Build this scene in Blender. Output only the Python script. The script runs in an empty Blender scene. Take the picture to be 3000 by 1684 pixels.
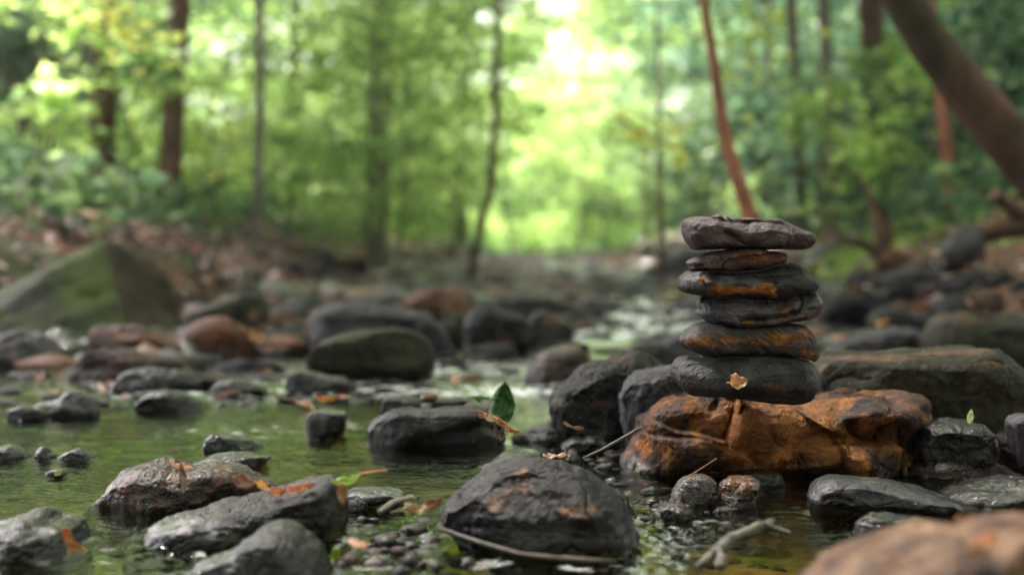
import bpy, math, random
import numpy as np
from mathutils import Vector
R = math.radians
sc = bpy.context.scene

# ------------------------------------------------------------------ camera, sky, sun, exposure
CAM_H = 0.355
HORIZON = 728.0                       # pixel row of the horizon in the 3000 px wide photograph
FPX = 50 / 36 * 3000
PITCH = math.atan((842 - HORIZON) / FPX)
cd = bpy.data.cameras.new('camera'); cam = bpy.data.objects.new('camera', cd)
sc.collection.objects.link(cam); sc.camera = cam
cam.location = (0, 0, CAM_H); cam.rotation_euler = (math.pi / 2 - PITCH, 0, 0)
cd.lens = 50; cd.sensor_width = 36; cd.clip_start = 0.02; cd.clip_end = 600
cd.dof.use_dof = True; cd.dof.focus_distance = 2.02; cd.dof.aperture_fstop = 2.4

SUN_EL, SUN_AZ = 56, -38              # azimuth measured from +Y towards +X
w = bpy.data.worlds.new('World'); sc.world = w; w.use_nodes = True
nt = w.node_tree; nt.nodes.clear()
sky = nt.nodes.new('ShaderNodeTexSky'); sky.sky_type = 'NISHITA'; sky.sun_disc = False
sky.sun_elevation = R(SUN_EL); sky.sun_rotation = R(SUN_AZ); sky.air_density = 1.0; sky.dust_density = 5.0; sky.ozone_density = 0.6
bg = nt.nodes.new('ShaderNodeBackground'); bg.inputs[1].default_value = 0.10
wo = nt.nodes.new('ShaderNodeOutputWorld')
veil = nt.nodes.new('ShaderNodeHueSaturation'); veil.inputs['Saturation'].default_value = .38      # thin high cloud
nt.links.new(sky.outputs[0], veil.inputs['Color']); nt.links.new(veil.outputs[0], bg.inputs[0]); nt.links.new(bg.outputs[0], wo.inputs[0])
sd = bpy.data.lights.new('sun', 'SUN'); sd.energy = 5.0; sd.angle = R(8); sd.color = (1.0, .95, .84)
so = bpy.data.objects.new('sun', sd); sc.collection.objects.link(so)
dirv = Vector((math.sin(R(SUN_AZ)) * math.cos(R(SUN_EL)), math.cos(R(SUN_AZ)) * math.cos(R(SUN_EL)), math.sin(R(SUN_EL))))
so.rotation_euler = dirv.to_track_quat('Z', 'Y').to_euler(); so.location = dirv * 40
sc.view_settings.view_transform = 'Standard'; sc.view_settings.look = 'None'
sc.view_settings.exposure = 3.1; sc.view_settings.gamma = 1
sc.view_settings.use_white_balance = True; sc.view_settings.white_balance_temperature = 6500; sc.view_settings.white_balance_tint = 19
sc.cycles.use_denoising = True
sc.cycles.max_bounces = 8; sc.cycles.diffuse_bounces = 4; sc.cycles.glossy_bounces = 4
sc.cycles.transmission_bounces = 6; sc.cycles.transparent_max_bounces = 8
sc.cycles.caustics_reflective = False; sc.cycles.caustics_refractive = False

# ------------------------------------------------------------------ helpers
C = sc.collection
rng = np.random.default_rng(7); random.seed(7)
cp, sp = math.cos(PITCH), math.sin(PITCH)

def ray(X, Y):
    a = (np.asarray(X, float) - 1500) / FPX; b = (842 - np.asarray(Y, float)) / FPX
    return a, cp + b * sp, -sp + b * cp
def P(X, Y, d):
    a, f, u = ray(X, Y); t = d / f
    return a * t, np.full_like(a, d) if np.ndim(a) else d, CAM_H + u * t
def wd(Y):                            # distance at which row Y meets the water
    a, f, u = ray(1500, Y); return float(f * CAM_H / -u)
def q(x, y):                          # coordinates read off the 2576 px wide view
    return x * 3000 / 2576, y * 3000 / 2576
def Q(pts): return [q(*p) for p in pts]
def CR(ox, oy, s, pts): return [(ox + x / s, oy + y / s) for x, y in pts]

def tag(o, label=None, cat=None, group=None, kind=None):
    if label: o['label'] = label
    if cat: o['category'] = cat
    if group: o['group'] = group
    if kind: o['kind'] = kind
    return o

_perm = {}
def pn(p, seed=0):
    if seed not in _perm:
        r = np.random.default_rng(1000 + seed); pr = r.permutation(256)
        g = r.normal(size=(256, 3)); g /= np.linalg.norm(g, axis=1)[:, None]
        _perm[seed] = (np.concatenate([pr, pr]), g)
    pr, g = _perm[seed]
    p = np.asarray(p, float); i = np.floor(p).astype(int); f = p - i; i &= 255
    u = f * f * f * (f * (f * 6 - 15) + 10)
    out = 0
    for dx in (0, 1):
        wx = u[..., 0] if dx else 1 - u[..., 0]
        for dy in (0, 1):
            wy = u[..., 1] if dy else 1 - u[..., 1]
            for dz in (0, 1):
                wz = u[..., 2] if dz else 1 - u[..., 2]
                h = pr[pr[pr[(i[..., 0] + dx) & 255] + ((i[..., 1] + dy) & 255)] + ((i[..., 2] + dz) & 255)]
                gg = g[h]
                out = out + wx * wy * wz * (gg[..., 0] * (f[..., 0] - dx) + gg[..., 1] * (f[..., 1] - dy) + gg[..., 2] * (f[..., 2] - dz))
    return out * 1.6
def fbm(p, octv=4, seed=0, gain=.5):
    p = np.asarray(p, float); s = 0; a = 1; t = 0
    for k in range(octv):
        s = s + a * pn(p * 2 ** k + 17.3 * k, seed); t += a; a *= gain
    return s / t
def ridged(p, octv=3, seed=0):
    p = np.asarray(p, float); s = 0; a = 1; t = 0
    for k in range(octv):
        s = s + a * (1 - np.abs(pn(p * 2 ** k + 5.1 * k, seed)) * 2); t += a; a *= .5
    return s / t
def chips(p, n, seed, k=.22):
    """broken faces: every cell of a warped cell pattern is its own tilted plane"""
    r = np.random.default_rng(seed + 77); q_ = p + .10 * np.stack([fbm(p * 3, 2, i) for i in (1, 2, 3)], -1)
    lo, hi = q_.reshape(-1, 3).min(0), q_.reshape(-1, 3).max(0); sd = r.uniform(lo, hi, (n, 3)); g = r.normal(size=(n, 3)) * k; c = r.normal(size=n) * .035
    f = q_.reshape(-1, 3); D = ((f ** 2).sum(1)[:, None] - 2 * f @ sd.T + (sd ** 2).sum(1)[None]); i2 = np.argpartition(D, 1, axis=1)[:, :2]; d = np.sqrt(np.maximum(np.take_along_axis(D, i2, 1), 0))
    v = np.stack([((f - sd[i2[:, j]]) * g[i2[:, j]]).sum(1) + c[i2[:, j]] for j in (0, 1)], 1); w_ = 1 / (1 + np.exp(-(d[:, 1] - d[:, 0]) / .022))
    return (v[:, 0] * w_ + v[:, 1] * (1 - w_)).reshape(p.shape[:-1])
def sstep(a, b, x):
    t = np.clip((x - a) / (b - a), 0, 1); return t * t * (3 - 2 * t)

def mesh_np(name, verts, faces4=None, faces3=None, mat=None, col=None, attrs=None, smooth=True):
    me = bpy.data.meshes.new(name); verts = np.asarray(verts, np.float32)
    f4 = np.zeros((0, 4), np.int32) if faces4 is None else np.asarray(faces4, np.int32)
    f3 = np.zeros((0, 3), np.int32) if faces3 is None else np.asarray(faces3, np.int32)
    me.vertices.add(len(verts)); me.vertices.foreach_set('co', verts.ravel())
    me.loops.add(f4.size + f3.size); me.loops.foreach_set('vertex_index', np.concatenate([f4.ravel(), f3.ravel()]))
    me.polygons.add(len(f4) + len(f3))
    st = np.concatenate([np.arange(len(f4)) * 4, f4.size + np.arange(len(f3)) * 3]).astype(np.int32)
    me.polygons.foreach_set('loop_start', st)
    me.polygons.foreach_set('use_smooth', np.full(len(st), smooth))
    me.update(calc_edges=True)
    if col is not None:
        a = me.attributes.new('col', 'FLOAT_COLOR', 'POINT')
        c = np.ones((len(verts), 4), np.float32); c[:, :3] = col; a.data.foreach_set('color', c.ravel())
    for k, v in (attrs or {}).items():
        a = me.attributes.new(k, 'FLOAT', 'POINT'); a.data.foreach_set('value', np.asarray(v, np.float32))
    if mat: me.materials.append(mat)
    return me
def link(name, me, parent=None, loc=None):
    o = bpy.data.objects.new(name, me); C.objects.link(o)
    if parent: o.parent = parent
    if loc is not None: o.location = loc
    return o
def empty(name, loc=(0, 0, 0)):
    o = bpy.data.objects.new(name, None); C.objects.link(o); o.location = loc; o.empty_display_size = .1; return o
def copy_tree(o, parent=None):
    c = o.copy(); C.objects.link(c); c.parent = parent
    for ch in list(o.children): copy_tree(ch, c)
    return c
def grid_faces(nr, nc, wrap=False):
    r = np.arange(nr - 1)[:, None]; c = np.arange(nc if wrap else nc - 1)[None]
    c2 = (c + 1) % nc
    a = r * nc + c; b = r * nc + c2; d = (r + 1) * nc + c2; e = (r + 1) * nc + c
    return np.stack([a, b, d, e], -1).reshape(-1, 4)

# ------------------------------------------------------------------ materials
def new_mat(name):
    m = bpy.data.materials.new(name); m.use_nodes = True; t = m.node_tree; t.nodes.clear()
    o = t.nodes.new('ShaderNodeOutputMaterial'); return m, t, o
def N(t, typ, **kw):
    n = t.nodes.new(typ)
    for k, v in kw.items():
        if k.startswith('i_'): n.inputs[int(k[2:])].default_value = v
        else: setattr(n, k, v)
    return n
def math_n(t, op, a, b=None, clamp=False):
    n = t.nodes.new('ShaderNodeMath'); n.operation = op; n.use_clamp = clamp
    for i, v in enumerate((a, b)):
        if v is None: continue
        if isinstance(v, (int, float)): n.inputs[i].default_value = v
        else: t.links.new(v, n.inputs[i])
    return n.outputs[0]

def rock_material():
    m, t, o = new_mat('stone')
    b = N(t, 'ShaderNodeBsdfPrincipled'); t.links.new(b.outputs[0], o.inputs[0])
    tc = N(t, 'ShaderNodeTexCoord')
    ca = N(t, 'ShaderNodeAttribute', attribute_name='col'); wa = N(t, 'ShaderNodeAttribute', attribute_name='wet')
    n1 = N(t, 'ShaderNodeTexNoise'); n1.inputs['Scale'].default_value = 260; n1.inputs['Detail'].default_value = 4
    n2 = N(t, 'ShaderNodeTexNoise'); n2.inputs['Scale'].default_value = 60; n2.inputs['Detail'].default_value = 6; n2.inputs['Roughness'].default_value = .65
    for n in (n1, n2): t.links.new(tc.outputs['Object'], n.inputs['Vector'])
    mul = N(t, 'ShaderNodeMix', data_type='RGBA', blend_type='MULTIPLY'); mul.inputs[0].default_value = 1
    n3 = N(t, 'ShaderNodeTexNoise'); n3.inputs['Scale'].default_value = 17; n3.inputs['Detail'].default_value = 5; n3.inputs['Roughness'].default_value = .6
    t.links.new(tc.outputs['Object'], n3.inputs['Vector'])
    g = math_n(t, 'ADD', math_n(t, 'MULTIPLY', n1.outputs[0], 1.9), -.40)
    g = math_n(t, 'ADD', g, math_n(t, 'MULTIPLY', n2.outputs[0], 1.1)); g = math_n(t, 'MULTIPLY', math_n(t, 'MAXIMUM', g, .10), .27)
    t.links.new(ca.outputs['Color'], mul.inputs[6]); t.links.new(g, mul.inputs[7])
    tn = N(t, 'ShaderNodeMix', data_type='RGBA', blend_type='MULTIPLY'); tn.inputs[0].default_value = 1; tn.inputs[7].default_value = (1.10, .96, 1.0, 1)
    t.links.new(mul.outputs[2], tn.inputs[6]); t.links.new(tn.outputs[2], b.inputs['Base Color'])
    r = math_n(t, 'SUBTRACT', .74, math_n(t, 'MULTIPLY', wa.outputs['Fac'], .54))
    r = math_n(t, 'ADD', r, math_n(t, 'MULTIPLY', math_n(t, 'SUBTRACT', n2.outputs[0], .5), .35), clamp=True)
    t.links.new(r, b.inputs['Roughness'])
    b.inputs['Specular IOR Level'].default_value = .2
    t.links.new(math_n(t, 'MULTIPLY', math_n(t, 'MINIMUM', math_n(t, 'SUBTRACT', wa.outputs['Fac'], .35), .5), 1.15, clamp=True), b.inputs['Coat Weight']); b.inputs['Coat Roughness'].default_value = .07; b.inputs['Coat IOR'].default_value = 1.4
    h = math_n(t, 'ADD', math_n(t, 'MULTIPLY', n1.outputs[0], .45), n2.outputs[0]); h = math_n(t, 'ADD', h, math_n(t, 'MULTIPLY', n3.outputs[0], 1.6))
    bp = N(t, 'ShaderNodeBump'); bp.inputs['Strength'].default_value = 1; bp.inputs['Distance'].default_value = .0036
    t.links.new(h, bp.inputs['Height']); t.links.new(bp.outputs[0], b.inputs['Normal']); t.links.new(bp.outputs[0], b.inputs['Coat Normal'])
    return m
M_ROCK = rock_material()

def leaf_material(name, trans=.5, gloss=.04):
    m, t, o = new_mat(name)
    ca = N(t, 'ShaderNodeAttribute', attribute_name='col')
    d = N(t, 'ShaderNodeBsdfDiffuse'); tr = N(t, 'ShaderNodeBsdfTranslucent'); gl = N(t, 'ShaderNodeBsdfGlossy'); gl.inputs['Roughness'].default_value = .4
    hs = N(t, 'ShaderNodeHueSaturation'); hs.inputs['Value'].default_value = 2.7; hs.inputs['Hue'].default_value = .497; hs.inputs['Saturation'].default_value = .77
    t.links.new(ca.outputs['Color'], d.inputs[0]); t.links.new(ca.outputs['Color'], hs.inputs['Color']); t.links.new(hs.outputs[0], tr.inputs[0])
    mx = N(t, 'ShaderNodeMixShader'); mx.inputs[0].default_value = trans
    t.links.new(d.outputs[0], mx.inputs[1]); t.links.new(tr.outputs[0], mx.inputs[2])
    m2 = N(t, 'ShaderNodeMixShader'); m2.inputs[0].default_value = gloss
    t.links.new(mx.outputs[0], m2.inputs[1]); t.links.new(gl.outputs[0], m2.inputs[2]); t.links.new(m2.outputs[0], o.inputs[0])
    return m
M_LEAF = leaf_material('green_leaf'); M_DEAD = leaf_material('dead_leaf', .25, .08)

def simple_mat(name, c1, c2, scale=8, rough=.8, bump=.01, stretch=(1, 1, 1), spec=.4):
    m, t, o = new_mat(name)
    b = N(t, 'ShaderNodeBsdfPrincipled'); t.links.new(b.outputs[0], o.inputs[0])
    tc = N(t, 'ShaderNodeTexCoord'); mp = N(t, 'ShaderNodeMapping'); mp.inputs['Scale'].default_value = stretch
    t.links.new(tc.outputs['Object'], mp.inputs[0])
    n = N(t, 'ShaderNodeTexNoise'); n.inputs['Scale'].default_value = scale; n.inputs['Detail'].default_value = 8; n.inputs['Roughness'].default_value = .65
    t.links.new(mp.outputs[0], n.inputs['Vector'])
    cr = N(t, 'ShaderNodeValToRGB'); cr.color_ramp.elements[0].position = .35; cr.color_ramp.elements[1].position = .65
    cr.color_ramp.elements[0].color = (*c1, 1); cr.color_ramp.elements[1].color = (*c2, 1)
    t.links.new(n.outputs[0], cr.inputs[0]); t.links.new(cr.outputs[0], b.inputs['Base Color'])
    b.inputs['Roughness'].default_value = rough; b.inputs['Specular IOR Level'].default_value = spec
    bp = N(t, 'ShaderNodeBump'); bp.inputs['Distance'].default_value = bump; bp.inputs['Strength'].default_value = 1
    t.links.new(n.outputs[0], bp.inputs['Height']); t.links.new(bp.outputs[0], b.inputs['Normal'])
    return m
M_BARK_BROWN = simple_mat('brown_bark', (.035, .020, .013), (.15, .080, .050), 14, .9, .02, (1, 1, .25))
M_BARK_GREY = simple_mat('grey_bark', (.08, .072, .055), (.24, .20, .16), 12, .9, .02, (1, 1, .25))
M_BARK_RED = simple_mat('red_bark', (.12, .04, .02), (.34, .13, .07), 14, .85, .01, (1, 1, .25))
M_BARK_MOSS = simple_mat('mossy_bark', (.008, .013, .003), (.10, .045, .026), 4, .9, .06, (1, 1, .4))
M_BARK_PALE = simple_mat('pale_bark', (.13, .11, .09), (.30, .25, .21), 20, .9, .005, (1, 1, .4))
M_TWIG = simple_mat('wet_twig', (.03, .02, .015), (.10, .07, .055), 60, .45, .002)
M_LICHEN = simple_mat('lichen_twig', (.02, .013, .010), (.13, .115, .095), 60, .7, .004)

# ------------------------------------------------------------------ ground
def creek_edges(y):
    left = np.interp(y, [0, 3, 5, 6.3, 7.3, 9, 12, 20, 40, 80], [-2.2, -2.4, -2.9, -2.7, -1.9, -1.6, -1.7, -1.5, -.6, 1])
    right = np.interp(y, [0, 3, 5, 6, 9, 15, 25, 40, 80], [2.3, 2.1, 1.75, 1.65, 2.0, 2.4, 2.6, 2.9, 3.6])
    return left, right
def ground_z(x, y):
    x, y = np.broadcast_arrays(np.asarray(x, float), np.asarray(y, float))
    l, r = creek_edges(y)
    wob = .25 * pn(np.stack([x * 0, y * .9, x * 0 + 3], -1), 3)
    sl = np.maximum(0, l + wob - x); sr = np.maximum(0, x - r - wob)
    bank = lambda s, k: .33 * (1 - np.exp(-s / .35)) + k * s - .5 * k * np.maximum(0, s - 6)
    z = -.055 + bank(sl, .2) + bank(sr, .24)
    z = z + .0011 * np.maximum(0, y - 6) ** 1.4
    p = np.stack([x, y, x * 0], -1)
    z = z + .022 * fbm(p * 3.1, 3, 1) + .05 * fbm(p * .6, 2, 2) * np.clip((sl + sr) * 2, 0, 1) * 2
    z = z + .006 * fbm(p * 22, 2, 4)
    return z
def axis(lo, hi, f0, f1, s0, s1):
    out = [f0]; 
    while out[-1] < f1: out.append(out[-1] + s0)
    s = s0
    while out[-1] < hi: s = min(s * 1.07, s1); out.append(out[-1] + s)
    s = s0; lef = [f0]
    while lef[-1] > lo: s = min(s * 1.07, s1); lef.append(lef[-1] - s)
    return np.array(lef[::-1][:-1] + out)
gx = axis(-150, 150, -2.6, 2.8, .022, 6); gy = axis(-60, 300, 1.0, 9, .022, 8)
GX, GY = np.meshgrid(gx, gy)
GZ = ground_z(GX, GY)
def ground_material():
    m, t, o = new_mat('creek_bed_and_forest_floor')
    b = N(t, 'ShaderNodeBsdfPrincipled'); t.links.new(b.outputs[0], o.inputs[0])
    ca = N(t, 'ShaderNodeAttribute', attribute_name='col'); tc = N(t, 'ShaderNodeTexCoord')
    n = N(t, 'ShaderNodeTexNoise'); n.inputs['Scale'].default_value = 55; n.inputs['Detail'].default_value = 6
    t.links.new(tc.outputs['Object'], n.inputs['Vector'])
    mul = N(t, 'ShaderNodeMix', data_type='RGBA', blend_type='MULTIPLY'); mul.inputs[0].default_value = 1
    t.links.new(ca.outputs['Color'], mul.inputs[6]); t.links.new(math_n(t, 'MULTIPLY', n.outputs[0], 2.0), mul.inputs[7])
    t.links.new(mul.outputs[2], b.inputs['Base Color']); b.inputs['Roughness'].default_value = .75; b.inputs['Specular IOR Level'].default_value = .25
    bp = N(t, 'ShaderNodeBump'); bp.inputs['Distance'].default_value = .008
    t.links.new(n.outputs[0], bp.inputs['Height']); t.links.new(bp.outputs[0], b.inputs['Normal'])
    return m
gp = np.stack([GX, GY, GX * 0], -1).reshape(-1, 3)
m1 = sstep(-.15, .25, fbm(gp * 2.2, 3, 11))[:, None]; m2 = sstep(.0, .35, fbm(gp * 5, 3, 12))[:, None]
bedc = np.array([.075, .05, .018]) * (1 - m1) + np.array([.09, .17, .015]) * m1
bedc = bedc * (1 - m2) + np.array([.14, .10, .035]) * m2
flo = np.array([.10, .052, .032]) * (1 - m1) + np.array([.045, .06, .02]) * m1
k = sstep(.02, .14, GZ.reshape(-1) - .0011 * np.maximum(0, gp[:, 1] - 6) ** 1.4)[:, None]
gl_, gr_ = creek_edges(gp[:, 1]); kk = (sstep(12, 20, gp[:, 1]) * np.where((gp[:, 0] > gl_ - .3) & (gp[:, 0] < gr_ + .3), sstep(28, 40, gp[:, 1]), 1))[:, None]
br_ = (sstep(.15, .45, gp[:, 0]) * (1 - sstep(2.3, 2.9, gp[:, 1])))[:, None]; bedc = bedc * (1 - br_) + np.array([.16, .055, .022]) * (.5 + m2) * br_
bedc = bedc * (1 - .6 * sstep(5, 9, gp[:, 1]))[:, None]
gc = bedc * (1 - k) + flo * k
gc = gc * (1 - kk) + np.array([.045, .075, .02]) * kk
go = link('ground', mesh_np('ground', np.stack([GX, GY, GZ], -1).reshape(-1, 3), grid_faces(len(gy), len(gx)), mat=ground_material(), col=gc))
tag(go, kind='structure')

# ------------------------------------------------------------------ rocks
PAL = dict(
    grey=((.055, .055, .060), (.12, .12, .13)), dark=((.012, .012, .014), (.050, .048, .050)), black=((.006, .006, .007), (.024, .022, .023)), slate=((.045, .045, .050), (.15, .147, .155)), stone=((.11, .11, .12), (.27, .27, .29)), peach=((.12, .065, .035), (.38, .25, .15)),
    purple=((.11, .080, .082), (.24, .19, .20)), brown=((.040, .020, .014), (.13, .065, .045)), rust=((.16, .055, .018), (.36, .15, .05)),
    tan=((.24, .12, .07), (.42, .25, .16)), pale=((.15, .15, .155), (.26, .26, .27)), mossy=((.030, .034, .014), (.085, .080, .045)), bluegrey=((.09, .095, .11), (.17, .175, .19)))
RUST = np.array([.55, .21, .05]); MOSS = np.array([.055, .085, .012])
ROCKS = []                            # footprints for water ripples

def closed_spline(pts, n=720):
    p = np.array(pts, float); k = len(p); t = np.linspace(0, k, n, endpoint=False); i = t.astype(int); f = (t - i)[:, None]
    a, b, c, d = p[(i - 1) % k], p[i % k], p[(i + 1) % k], p[(i + 2) % k]
    return .5 * (2 * b + (c - a) * f + (2 * a - 5 * b + 4 * c - d) * f ** 2 + (-a + 3 * b - 3 * c + d) * f ** 3)
def seg_dist(U, V, poly):
    best = np.full(U.shape, 1e9); side = np.zeros(U.shape)
    for (x0, y0), (x1, y1) in zip(poly[:-1], poly[1:]):
        dx, dy = x1 - x0, y1 - y0; L = dx * dx + dy * dy + 1e-9
        t = np.clip(((U - x0) * dx + (V - y0) * dy) / L, 0, 1)
        d = np.hypot(U - x0 - t * dx, V - y0 - t * dy)
        s = np.sign(dx * (V - y0) - dy * (U - x0))
        m = d < best; best = np.where(m, d, best); side = np.where(m, s, side)
    return best, side                 # side > 0: below a line drawn left to right

def rock(name, pts, label, base=None, d=None, T=None, e=.72, res=(200, 90), pal='grey', seed=1, feats=(), rust=(), moss=(), grey=(),
         rustb=-.12, mossb=None, wet=.3, rough=1.35, crack=1.0, chip=.55, nchip=30, sink=.055, cat='rock', group=None, cuts=4, streak=None, kind2=None, mid=None, z_wet=.025, rustc=None):
    pts = [tuple(p) for p in pts]; a = np.array(pts)
    wpx = a[:, 0].max() - a[:, 0].min(); hpx = a[:, 1].max() - a[:, 1].min()
    d0 = d if d is not None else wd(base)
    if T is None: T = .25 * wpx / FPX * d0
    dm = mid if mid is not None else d0 + T * .85
    sp_ = closed_spline(pts)
    x, _, z = P(sp_[:, 0], sp_[:, 1], dm - .3 * T); z = z - CAM_H; x = x; z = z + CAM_H
    # area centroid
    cr = x * np.roll(z, -1) - np.roll(x, -1) * z; A = cr.sum() / 2
    cx = ((x + np.roll(x, -1)) * cr).sum() / (6 * A); cz = ((z + np.roll(z, -1)) * cr).sum() / (6 * A)
    th = np.arctan2(z - cz, x - cx); rr = np.hypot(x - cx, z - cz); o = np.argsort(th); th, rr = th[o], rr[o]
    nt_, npx_ = res
    TH = np.linspace(-np.pi, np.pi, nt_, endpoint=False)
    # take the outermost crossing for each direction
    r_out = np.interp(TH, th, rr, period=2 * np.pi)
    kn = max(3, nt_ // 14); ker = np.hanning(2 * kn + 1); ker /= ker.sum()
    r_s = np.convolve(np.concatenate([r_out[-kn:], r_out, r_out[:kn]]), ker, 'valid')
    PH = np.linspace(-np.pi / 2, np.pi / 2, npx_ + 2)[1:-1]
    rho = np.cos(PH) ** e; s = np.sign(np.sin(PH)) * np.abs(np.sin(PH)) ** e
    rho = np.sin(np.arcsin(np.clip(rho, 0, 1)))
    Rr = rho[:, None] * (r_s[None] + (r_out - r_s)[None] * rho[:, None] ** 2)
    X = cx + Rr * np.cos(TH); Z = cz + Rr * np.sin(TH); Y = dm + T * s[:, None] + 0 * X
    V = np.stack([X, Y, Z], -1); ctr = np.array([cx, dm, cz])
    S = math.sqrt(wpx * hpx) / FPX * d0
    r_ = np.random.default_rng(seed)
    # flat facets
    for i in range(cuts):
        n = r_.normal(size=3); n[1] = -abs(n[1]) * 2 - .9 if i % 3 else abs(n[1]) + .6
        n /= np.linalg.norm(n); pr = (V - ctr) @ n; dd = pr.max() * r_.uniform(.72, .92)
        ex = np.maximum(0, pr - dd); V = V - (ex * .85)[..., None] * n
    def normals(V):
        du = np.roll(V, -1, 1) - np.roll(V, 1, 1); dv = np.gradient(V, axis=0)
        n = np.cross(du, dv); n /= np.linalg.norm(n, axis=-1, keepdims=True) + 1e-12; return n
    nn = normals(V)
    if ((V - ctr) * nn).sum() < 0: nn = -nn
    pq = (V - ctr) / S + seed * 3.7
    disp = .045 * fbm(pq * 1.6, 2, seed % 9) + .030 * fbm(pq * 4, 3, (seed + 1) % 9) * rough + .016 * fbm(pq * 13, 3, (seed + 2) % 9) * rough + .009 * fbm(pq * 42, 3, (seed + 5) % 9, .65) * rough
    disp -= .034 * crack * sstep(.88, .985, ridged(pq * 1.5 + .5 * fbm(pq * 3, 2, 5)[..., None], 2, (seed + 3) % 9)) * rough
    disp += .019 * fbm(pq * np.array([1.2, 1.2, 9]), 3, (seed + 4) % 9) * rough
    disp += (.14 if res == (420, 190) and chip == .55 else chip * .55) * (.2 + .8 * np.abs(nn[..., 1])) * chips(pq - seed * 3.7, nchip, seed)
    V = V + (disp * S)[..., None] * nn
    # named features of the front face, in photograph pixels
    U = 1500 + (V[..., 0] / V[..., 1]) * FPX
    b = ((V[..., 2] - CAM_H) / V[..., 1]); W = 842 - FPX * (b * cp + sp) / (cp - b * sp)
    front = np.clip(-nn[..., 1] * 1.8, 0, 1) if len(feats) else 0
    mpp = dm / FPX; dy = np.zeros(U.shape)
    wob = fbm(pq * 6, 3, 8) * 9
    for f in feats:
        if f[0] == 'bump':
            _, x0, y0, rx, ry, am = f; dy -= am * np.exp(-(((U - x0) / rx) ** 2 + ((W - y0) / ry) ** 2))
        else:
            ds, sd_ = seg_dist(U + wob, W + wob, f[1]); sg = ds * sd_
            if f[0] == 'groove': dy += f[2] * np.exp(-ds / f[3] * 1.2)
            xs = [p_[0] for p_ in f[1]]; lim = 1 if f[0] not in ('top', 'under') or max(xs) - min(xs) < 90 else sstep(min(xs) - 40, min(xs) + 5, U) * (1 - sstep(max(xs) - 5, max(xs) + 40, U))
            if f[0] == 'top': dy += lim * f[2] * mpp * np.where(sg < 0, np.sqrt(ds ** 2 + f[3] ** 2) - f[3], 0)       # recedes above the line
            if f[0] == 'under': dy += lim * f[2] * mpp * np.where(sg > 0, np.sqrt(ds ** 2 + f[3] ** 2) - f[3], 0)     # recedes below the line
            if f[0] == 'step': dy -= f[2] * sstep(-f[3] * .5, f[3] * .5, -sg) * np.exp(-ds / f[4])                         # stands proud above the line
    dy = np.minimum(dy, (dm - V[..., 1]).clip(0) + T * .55)
    V[..., 1] += dy * front
    low = np.clip((cz - V[..., 2]) / max(1e-4, cz - z.min()), 0, 1)
    V[..., 2] -= sink * low ** 2
    n2 = normals(V)
    if (n2 * nn).sum() < 0: n2 = -n2
    # colour
    c1, c2 = [np.array(v) for v in PAL[pal]]
    mz = sstep(-.3, .35, fbm(pq * 3, 4, 6))[..., None]
    col = c1 * (1 - mz) + c2 * mz
    def mask(lst, bias, fr=5, sk=None):
        g = np.full(U.shape, bias, float)
        for x0, y0, rx, ry, am in lst: g += am * np.exp(-(((U - x0) / rx) ** 2 + ((W - y0) / ry) ** 2))
        pp = pq * fr
        if sk: pp = (V - ctr) / S @ np.array(sk).reshape(3, 3) + seed
        return g + .85 * fbm(pp, 5, (seed + 5) % 9, .62)
    gm = sstep(.0, .45, mask(grey, -.9) if len(grey) else np.full(U.shape, -1.))[..., None]
    rm = sstep(-.02, .34, mask(rust, rustb, 5, streak))[..., None]
    rc = np.array(rustc) if rustc is not None else np.array([.26, .13, .075])
    col = col * (1 - rm) + (rc * (.55 + .7 * sstep(-.3, .4, fbm(pq * 9, 3, 2)))[..., None]) * rm
    col = col * (1 - gm) + ((np.array([.20, .19, .21]) if res == (420, 190) else np.array([.12, .115, .13])) * (.7 + .6 * mz)) * gm
    if len(moss) or mossb is not None:
        mm = sstep(0, .4, mask(moss, -.6 if mossb is None else mossb) + .45 * (n2[..., 2] - .2))[..., None]
        col = col * (1 - mm) + (MOSS * (.5 + mz)) * mm
    spk = r_.random(U.shape); col = col * (1 + .25 * (spk[..., None] - .5))
    col = np.where((spk > .9975)[..., None], np.array([.45, .43, .42]), col)
    wz = 1 - sstep(z_wet * .4, z_wet * 1.6, V[..., 2] + .012 * fbm(pq * 4, 2, 3))
    wt = np.clip(wet + wz + .25 * fbm(pq * 2.5, 2, 4), 0, 1)
    col = col * (1 - .45 * np.clip(wz, 0, 1))[..., None]
    # caps
    f4 = grid_faces(npx_, nt_, True)
    vv = V.reshape(-1, 3); nV = len(vv)
    vv = np.concatenate([vv, V[0].mean(0)[None], V[-1].mean(0)[None]])
    cc = np.concatenate([col.reshape(-1, 3), col[0].mean(0)[None], col[-1].mean(0)[None]])
    ww = np.concatenate([wt.ravel(), [wt[0].mean(), wt[-1].mean()]])
    i = np.arange(nt_); j = (i + 1) % nt_
    f3 = np.concatenate([np.stack([i, np.full(nt_, nV), j], 1), np.stack([(npx_ - 1) * nt_ + i, (npx_ - 1) * nt_ + j, np.full(nt_, nV + 1)], 1)])
    # outward winding
    me = mesh_np(name, vv - ctr, f4, f3, M_ROCK, cc, {'wet': ww})
    fn = np.cross(V[1, 0] - V[0, 0], V[0, 1] - V[0, 0])
    ob = link(name, me, loc=ctr); me.flip_normals() if me.polygons[npx_ // 2 * nt_].normal.dot(Vector(V[npx_ // 2, 0] - ctr)) < 0 else None
    tag(ob, label, cat, group)
    near = V.reshape(-1, 3)[np.abs(V.reshape(-1, 3)[:, 2]) < .012]
    if len(near): ROCKS.append(near[:, :2])
    else: ROCKS.append(np.zeros((0, 2)))
    return ob

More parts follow.
